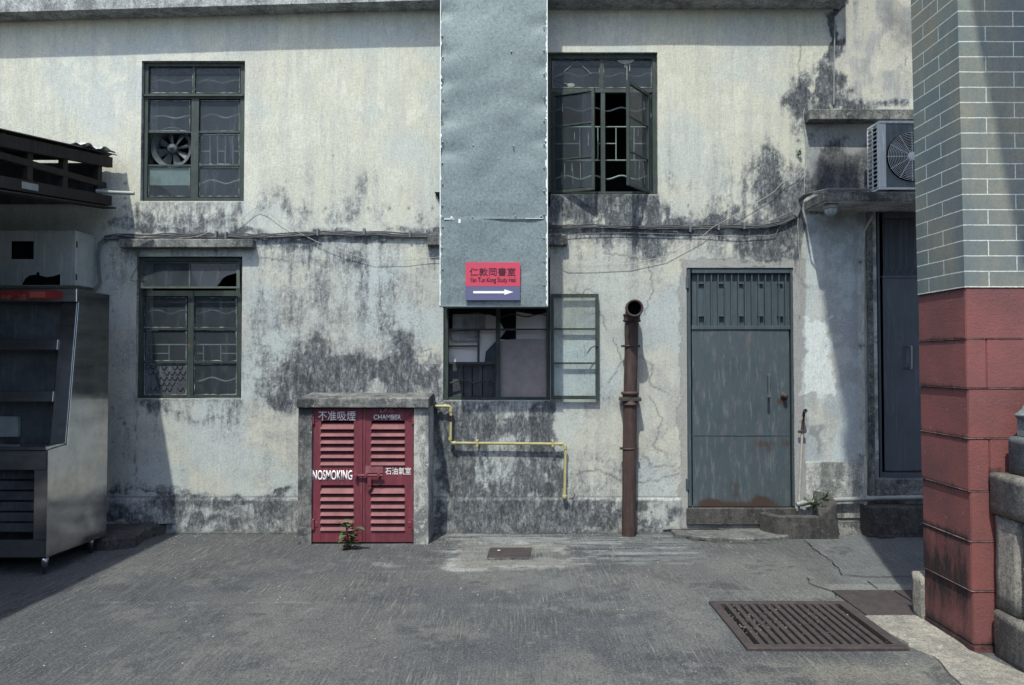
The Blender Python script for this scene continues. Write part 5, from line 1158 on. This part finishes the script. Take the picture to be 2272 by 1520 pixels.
kb = thing('display_cabinet', (-4.0, 5.55, 0), 'tall stainless steel food display cabinet on short legs at the left', 'cabinet')
XC = -3.24; XE = -5.3
prof = [(5.18, .13), (5.18, .875), (5.40, .89), (5.52, 1.94), (5.50, 2.03), (5.94, 2.03), (5.94, .10)]
build('side_panel', MB().prism([(XC, y, z) for y, z in prof], (-.012, 0, 0)), M['steel'], kb, .002)
build('side_panel', MB().prism([(XE, y, z) for y, z in prof], (-.012, 0, 0)), M['steel'], kb, .002)
build('back_panel', MB().box(XE, XC - .014, 5.91, 5.938, .12, 2.03), M['steel'], kb)
build('top_panel', MB().box(XE, XC - .013, 5.50, 5.91, 2.005, 2.028), M['steel'], kb)
def slant(z): return 5.40 + (z - .89) / (1.94 - .89) * .12
def front_bar(name, z0, z1, x0=XE, x1=XC - .013, m='steel', prot=.0, th=.03):
    mb = MB().hexa([(x0, slant(z0) - prot, z0), (x1, slant(z0) - prot, z0), (x1, slant(z0) + th, z0), (x0, slant(z0) + th, z0), (x0, slant(z1) - prot, z1), (x1, slant(z1) - prot, z1), (x1, slant(z1) + th, z1), (x0, slant(z1) + th, z1)])
    return build(name, mb, M[m] if m in M else m, kb, .002)
front_bar('corner_post', .895, 1.93, XC - .125, XC - .013)
zz = lambda py, Y=5.45: PY(80, py, Y).z
front_bar('shelf_rail', zz(776), zz(753), XE, XC - .126, 'steel', .012); front_bar('shelf_rail', zz(891), zz(868), XE, XC - .126, 'steel', .012)
for z in (zz(772), zz(888)): build('shelf', MB().box(XE + .01, XC - .015, 5.5, 5.9, z - .004, z + .004), M['steel'], kb)
build('counter_lip', MB().box(XE, XC - .014, 5.18, 5.42, .872, .90), M['steel'], kb, .004)
build('header', MB().box(XE, XC + .003, 5.485, 5.53, 1.935, 2.035), M['steel'], kb, .004)
bn = build('banner', MB().box(XE, PY(138, 660, 5.48).x, 5.478, 5.484, 1.955, 2.02), M['signbanner'], kb)
text_mesh('banner_lettering', '時 菜', M['bannerink'], kb, PY(2, 667, 5.478), PY(60, 654, 5.478), thick=.002, bold=.01)
build('banner_patch', MB().box(PY(66, 660, 5.478).x, PY(100, 660, 5.478).x, 5.475, 5.4775, 1.968, 2.012), M['bannerink'], kb)
for z0, z1 in ((zz(745 - 0), 1.925), (zz(868) + .004, zz(776) - .004), (.91, zz(891) - .004)):
    mb = MB().hexa([(XE, slant(z0) + .012, z0), (XC - .126, slant(z0) + .012, z0), (XC - .126, slant(z0) + .015, z0), (XE, slant(z0) + .015, z0), (XE, slant(z1) + .012, z1), (XC - .126, slant(z1) + .012, z1), (XC - .126, slant(z1) + .015, z1), (XE, slant(z1) + .015, z1)]); build('glass_pane', mb, M['glass_clear'], kb)
bx0 = PY(50, 960, 5.6).x; build('basin', MB().box(XE, bx0, 5.55, 5.58, .93, 1.08), M['cream_pipe'], kb)
lb = MB().box(XE, XC - .014, 5.185, 5.215, .735, .868).box(XE, XC - .014, 5.186, 5.214, .13, .25).box(XC - .10, XC - .0135, 5.187, 5.213, .25, .735); build('lower_front', lb, M['steel'], kb, .002)
build('lower_floor', MB().box(XE, XC - .014, 5.215, 5.91, .12, .135), M['steel'], kb)
lo = MB()
for k in range(6): lo.box(XE, XC - .10, 5.30 + .0, 5.31, .28 + k * .075, .28 + k * .075 + .06)
build('lower_louvre', lo, M['board_dark'], kb)
build('inner_shade_sheet', MB().box(XE, XC - .014, 5.60, 5.61, .14, 2.0), M['board_dark'], kb)  # dark sheet standing in for the shade behind the shelves
for (x, y) in [(XC - .045, 5.23), (XC - .045, 5.80), (-4.9, 5.23), (-4.9, 5.80)]:
    build('leg', MB().lathe((x, y, .13), (0, 0, -1), [(0, 0), (0, .026), (.05, .024), (.085, .020), (.085, .017), (.128, .014), (.130, 0)], 14), M['steel'], kb)

bxm = thing('metal_box', (-4.4, 6.3, 2.1), 'white enamelled metal box with rust-eaten bottom edge above the cabinet', 'metal box')
bz0, bz1, bxr, bxl, byf = 2.13, 2.575, -3.66, -5.3, 6.17
def BP(px, py): return PY(px, py, byf)
hx0, hx1, hz0_, hz1_ = BP(25, 550).x, BP(75, 550).x, BP(50, 575).z, BP(50, 535).z
mb = MB(); mb.box(bxl, hx0, byf, byf + .004, bz0 + .11, bz1).box(hx1, bxr, byf, byf + .004, bz0 + .11, bz1).box(hx0, hx1, byf, byf + .004, hz1_, bz1).box(hx0, hx1, byf, byf + .004, bz0 + .11, hz0_)
jx = [(0, 606), (52, 618), (60, 612), (70, 610), (82, 609), (83, 600), (87, 600), (88, 610), (104, 615), (118, 613), (136, 609), (136, 612), (128, 628), (166, 631)]
bot = bz0 + .11; vs = []; 
# lower strip of the front with a ragged hole eaten into it
holep = [(52, 628), (60, 615), (72, 611), (83, 610), (82, 600), (87, 600), (88, 611), (104, 616), (118, 613), (138, 608), (128, 632)]
strip_top = bot; xsL = [bxl] + [BP(x, 600).x for x, _ in holep] + [bxr]
mb.add([(bxl, byf, bz0), (BP(50, 600).x, byf, bz0), (BP(50, 600).x, byf, bot), (bxl, byf, bot)], [(0, 1, 2, 3)])
mb.add([(BP(134, 600).x, byf, bz0), (bxr, byf, bz0), (bxr, byf, bot), (BP(134, 600).x, byf, bot)], [(0, 1, 2, 3)])
top_edge = [(50, 630), (56, 618), (66, 611), (81, 609), (82, 600), (87, 600), (88, 611), (104, 615), (118, 613), (134, 608)]
for (xa_, ya_), (xb_, yb_) in zip(top_edge[:-1], top_edge[1:]):
    A = BP(xa_, ya_); B2 = BP(xb_, yb_); mb.add([(A.x, byf, min(A.z, bot)), (B2.x, byf, min(B2.z, bot)), (B2.x, byf, bot), (A.x, byf, bot)], [(0, 1, 2, 3)])
mb.box(bxl, bxr + .006, byf - .008, WY - .01, bz1, bz1 + .012); mb.box(bxr - .004, bxr, byf + .004, WY - .01, bz0, bz1); mb.box(bxl, bxr, byf + .03, WY - .01, bz0, bz0 + .004)
build('casing', mb, M['whitebox'], bxm)
build('inner_void', MB().box(bxl, bxr - .01, byf + .05, byf + .06, bz0 + .004, bz1), M['black'], bxm)
hg = MB()
for z in (bz1 - .10, bz0 + .07): hg.cyl((bxr + .003, byf + .02, z - .025), (bxr + .003, byf + .02, z + .025), .006, 8)
build('hinge', hg, M['rustbeam'], bxm)

# ================================================================== RIGHT: BRICK PILLAR AND STONES
tb_ = thing('temple_wall', (3.4, 4.1, 0), 'grey brick corner wall with white joints above a red stone base at the right', 'brick wall')
XP, YP0, YP1 = 2.375, 3.84, 4.285; zb = PY(2137, 638, YP0).z; LEAN = -.010
def px_at(z): return XP + LEAN * z
def brick_wall():
    me = bpy.data.meshes.new('brick_wall'); z0, z1 = zb, 6.9; XR_ = 4.6
    vs = [(px_at(z0) - .0, YP0, z0), (XR_, YP0, z0), (XR_, YP0, z1), (px_at(3.9), YP0, z1), (px_at(z0), YP1, z0), (px_at(3.9), YP1, z1), (XR_, YP1, z0), (XR_, YP1, z1), (px_at(3.9), YP0, 3.9), (px_at(3.9), YP1, 3.9), (XR_, YP0, 3.9), (XR_, YP1, 3.9)]
    fs = [(0, 1, 10, 8), (8, 10, 2, 3), (4, 0, 8, 9), (9, 8, 3, 5), (6, 4, 9, 11), (11, 9, 5, 7), (3, 2, 7, 5), (0, 4, 6, 1)]
    me.from_pydata([Vector(v) - ORG[tb_.name] for v in vs], [], fs); me.update(); uv = me.uv_layers.new(name='UVMap')
    u_front = PY(2187, 100, YP0).x; u_left = 4.165
    for p in me.polygons:
        for li in p.loop_indices:
            v = Vector(vs[me.loops[li].vertex_index])
            if abs(p.normal.y) > .5: uv.data[li].uv = (v.x - u_front + 4.2, v.z - zb - .006 + .0806)
            else: uv.data[li].uv = (-(v.y - u_left) + 4.2, v.z - zb - .006 + .0806)
    me.materials.append(M['brick']); o = bpy.data.objects.new('brick_wall', me); col.objects.link(o); o.parent = tb_; ORG[o.name] = ORG[tb_.name]; return o
brick_wall()
def rb(x0, x1, y0, y1, z0, z1):       # one red stone block, finely divided so grime can be laid on it
    mb = MB().box(x0, x1, y0, y1, z0, z1); o = build('stone_block', mb, M['redstone'], tb_)
    bm = bmesh.new(); bm.from_mesh(o.data); bmesh.ops.bevel(bm, geom=bm.edges[:], offset=.004, segments=2, affect='EDGES')
    bmesh.ops.subdivide_edges(bm, edges=[e for e in bm.edges if e.calc_length() > .05], cuts=9, use_grid_fill=True); bm.to_mesh(o.data); bm.free()
    a = o.data.color_attributes.new('tone', 'FLOAT_COLOR', 'POINT'); org = ORG[tb_.name]
    for i, v in enumerate(o.data.vertices):
        w_ = v.co + org; g = 1.05 * math.exp(-((w_.z - .33) / .22) ** 2) * (1.0 if (w_.x < XP + .01 and w_.y > YP0 + .012) else .12)
        for zj in ZJ: g += .75 * math.exp(-((w_.z - zj) / .022) ** 2) * (1 if (w_.y > YP0 + .01) else .35)
        g += .5 * math.exp(-((w_.z - .02) / .06) ** 2); g += .8 * math.exp(-((w_.x - 2.475) / .012) ** 2) * (w_.z < .95)
        a.data[i].color = (min(1, g),) * 3 + (1,)
    return o
ZJ = [0.035] + [PY(2140, y, YP0).z for y in (1312, 1202, 1090, 973, 862, 752)] + [zb]
for k in range(len(ZJ) - 1):
    z0, z1 = ZJ[k] + .001, ZJ[k + 1] - .001; s = PY(2188, 800, YP0).x if k == 5 else (PY(2195, 1000, YP0).x if k == 3 else None); jx_ = -.004 * (k % 2)
    if s: rb(px_at(z0) + jx_, s - .001, YP0 - .001 * (k % 3), YP1, z0, z1); rb(s + .001, 4.6, YP0 - .002, YP1, z0, z1)
    else: rb(px_at(z0) + jx_, 4.6, YP0 - .001 * (k % 3), YP1, z0, z1)
rb(XP - .006, 4.6, YP0 - .012, YP1, -.02, .033)
mj = MB()
for z in ZJ[1:]: mj.box(px_at(z) - .0058, 4.6, YP0 - .0042, YP1 - .002, z - .0011, z + .0011)
build('joint_mortar', mj, concrete('joint_mortar', (.42, .36, .34), (.10, .05, .05), 9, .9), tb_)
# unseen wedge and roof slab above the frame, shaped to cast slanting shadows
ev = MB(); ev.prism([(px_at(4.3), YP1 - .002, 4.30), (px_at(4.3), YP1 - .002, 7.2), (px_at(4.3) - .38, YP1 - .002, 7.2), (px_at(4.3) - .30, YP1 - .002, 5.9)], (0, -.4, 0)); build('shadow_bracket', ev, M['brick'] if False else M['granite_blue'], tb_)
pr = MB(); pr.hexa([(2.04, 1.9, 5.45), (5.0, 1.9, 5.45), (5.0, 3.838, 5.50), (2.04, 3.838, 5.50), (2.04, 1.9, 5.60), (5.0, 1.9, 5.60), (5.0, 3.838, 5.65), (2.04, 3.838, 5.65)]); build('shadow_roof', pr, M['granite_blue'], tb_)
def rock(mb, x0, x1, y0, y1, z0, z1, seed, amp=.0035, cuts=5):
    bm = bmesh.new(); bmesh.ops.create_cube(bm, size=1)
    for v in bm.verts: v.co = Vector(((x0 + x1) / 2 + v.co.x * (x1 - x0), (y0 + y1) / 2 + v.co.y * (y1 - y0), (z0 + z1) / 2 + v.co.z * (z1 - z0)))
    bmesh.ops.bevel(bm, geom=bm.edges[:], offset=.007, segments=2, affect='EDGES')
    bmesh.ops.subdivide_edges(bm, edges=[e for e in bm.edges if e.calc_length() > .06], cuts=cuts, use_grid_fill=True)
    r_ = random.Random(seed); 
    from mathutils import noise as mn
    for v in bm.verts: v.co += Vector((mn.noise(v.co * 14 + Vector((seed, 0, 0))), mn.noise(v.co * 14 + Vector((0, seed, 0))), mn.noise(v.co * 14 + Vector((0, 0, seed))))) * amp
    bm.verts.ensure_lookup_table(); mb.add([v.co.copy() for v in bm.verts], [tuple(v.index for v in f.verts) for f in bm.faces], True); bm.free(); return mb
ba = thing('stone_balustrade', (2.7, 3.2, 0), 'rough granite block parapet running toward the camera beside the red pillar', 'parapet')
XB = 2.468
build('base_stone', rock(MB(), XB - .015, 2.95, 1.6, 3.80, -.02, .235, 3), M['granite'], ba)
build('post_stone', rock(MB(), XB + .005, 2.85, 3.64, 3.81, .235, .715, 5), M['granite'], ba)
build('panel_stone', rock(MB(), XB + .012, 2.85, 2.9, 3.615, .235, .50, 7), M['granite'], ba)
build('panel_stone', rock(MB(), XB + .012, 2.85, 2.9, 3.615, .505, .715, 9), M['granite'], ba)
build('cap_stone', rock(MB(), XB - .012, 2.95, 1.8, 3.825, .72, .925, 11), M['granite'], ba)
build('carved_block', rock(MB(), XB + .065, 2.9, 2.6, 3.79, .925, 1.115, 13, .002), M['granite_blue'], ba)
cv = MB(); cpts = [(XB + .10, 1.115), (XB + .10, 1.20), (XB + .085, 1.225), (XB + .12, 1.25), (XB + .145, 1.29), (XB + .165, 1.34), (XB + .18, 1.40), (2.9, 1.40), (2.9, 1.115)]
cv.prism([(x, 3.77, z) for x, z in cpts], (0, -.8, 0)); build('carved_moulding', cv, M['granite_blue'], ba, .004)
sb = build('corner_stone', rock(MB(), 2.36, 2.47, 4.29, 4.40, -.02, .262, 21, .010), M['granite']); tag(sb, 'small rounded granite guard stone at the back foot of the red pillar', 'guard stone')

# ================================================================== PLANTS
def leafblade(mb, base, direction, up, L_, W_, droop=.2):
    d = Vector(direction).normalized(); s = d.cross(Vector(up)).normalized(); nrm = s.cross(d).normalized()
    rows = []
    for t, wf in ((0, .05), (.25, .75), (.55, 1), (.8, .65), (1, .03)):
        c_ = base + d * (L_ * t) - Vector((0, 0, 1)) * droop * L_ * t * t; rows.append([c_ - s * W_ * wf / 2 + nrm * W_ * .12 * wf, c_, c_ + s * W_ * wf / 2 + nrm * W_ * .12 * wf])
    vs = [p for r_ in rows for p in r_]; mb.add(vs, [(3 * i + j, 3 * i + j + 1, 3 * i + j + 4, 3 * i + j + 3) for i in range(4) for j in range(2)], True)
def weed(name, base, height, n, L_, W_, label, seed, stems=3, spread=.05, cat='weed'):
    r_ = random.Random(seed); t = thing(name, tuple(base), label, cat); st_ = MB(); lf = MB(); base = Vector(base)
    for s in range(stems):
        tip = base + Vector((r_.uniform(-spread, spread), r_.uniform(-spread, 0), height * r_.uniform(.55, 1))); mid = (base + tip) / 2 + Vector((r_.uniform(-.01, .01), -.01, 0)); st_.tube([base, mid, tip], .0025, 5)
        for k in range(n):
            f = (k + .6) / n; p = base.lerp(tip, f); a = r_.uniform(0, 2 * math.pi); leafblade(lf, p, (math.cos(a), -abs(math.sin(a)) * .8, r_.uniform(.15, .9)), (0, 0, 1), L_ * r_.uniform(.6, 1.1), W_ * r_.uniform(.7, 1.1), r_.uniform(.1, .5))
    build('stem', st_, M['leaf'], t); build('leaves', lf, M['leaf'], t); return t
weed('weed', G(777, 1218), .26, 7, .105, .058, 'leafy green weed growing at the foot of the red chamber doors', 3, 5, .06)
weed('weed', P(1772, 345, .01), .06, 4, .03, .016, 'tiny green sprig growing from a crack left of the upper slab', 5, 3, .03)
weed('weed', P(971, 912, .02), .05, 4, .055, .045, 'small ivy leaves where the yellow pipe enters the gas chamber', 7, 2, .02)
weed('weed', P(1800, 1120, .10), .09, 9, .028, .016, 'bushy green weed behind the concrete trough', 8, 7, .10)
weed('weed', P(1830, 1106, .10), .07, 8, .025, .016, 'small green weed on top of the trough end block', 9, 5, .05)
weed('weed', P(1811, 1140, .12), .06, 8, .026, .018, 'green weed growing inside the trough corner', 10, 4, .02)
weed('weed', G(1935, 1175), .05, 7, .025, .012, 'low weeds along the left edge of the concrete doorstep', 11, 6, .06)
weed('weed', G(1895, 1150, .08), .03, 6, .02, .012, 'thin line of moss at the foot of the pale vertical pipe', 12, 5, .06)
weed('weed', P(1700, 1150, .03), .05, 6, .02, .012, 'small weed between the door sill and the trough', 13, 4, .04)
# litter flecks on the ground
lt = MB(); r10 = random.Random(31)
for k in range(260):
    if k % 3: x = r10.uniform(-3.0, 3.3); y = 6.43 - r10.random() ** 2 * .5
    else: x = r10.uniform(-3, 2.0); y = r10.uniform(3.6, 6.2)
    if -1.8 < x < -.65 and y > 6.0: continue
    s = r10.uniform(.0015, .0045); lt.prism([(x + s * math.cos(t + k), y + s * math.sin(t + k), .004) for t in (0, 1.2, 2.6, 4.1, 5.2)], (0, 0, s * .5))
for x, y in ((1478, 1182), (1380, 1180)):
    g_ = G(x, y); lt.prism([(g_.x + .022 * math.cos(t), g_.y + .016 * math.sin(t), .004) for t in (0, 1.2, 2.6, 4.1, 5.2)], (0, 0, .012))
o = build('grit', lt, M['grit']); tag(o, 'scattered pale grit and plaster crumbs on the ground', 'grit'); o['kind'] = 'stuff'

# ================================================================== THE REST OF THE COURTYARD (behind and beside the camera)
M['far_wall'] = concrete('courtyard_far_wall', (.30, .31, .31), (.16, .17, .18), 1.5, .5, .2)
cy = thing('courtyard_building', (0, -5.2, 0), 'plain grey building closing the courtyard behind the viewer', 'building')
mb = MB()
for x0, x1, z0, z1 in [(-9, 9, 0, .9), (-9, 9, 2.2, 3.6)] + [(x, x + 1.3, .9, 2.2) for x in np.arange(-9, 9, 2.6)]: mb.box(x0, x1, -5.5, -5.2, z0, z1)
build('wall', mb, M['far_wall'], cy)
build('window_backing', MB().box(-9, 9, -5.6, -5.52, 0, 3.6), M['black'], cy)
sw = thing('yard_wall', (-6.6, 0, 0), 'tall grey wall closing the yard on the left beyond the shed', 'wall')
build('wall', MB().box(-6.8, -6.5, -5.2, 6.4, 0, 4.0), M['far_wall'], sw)
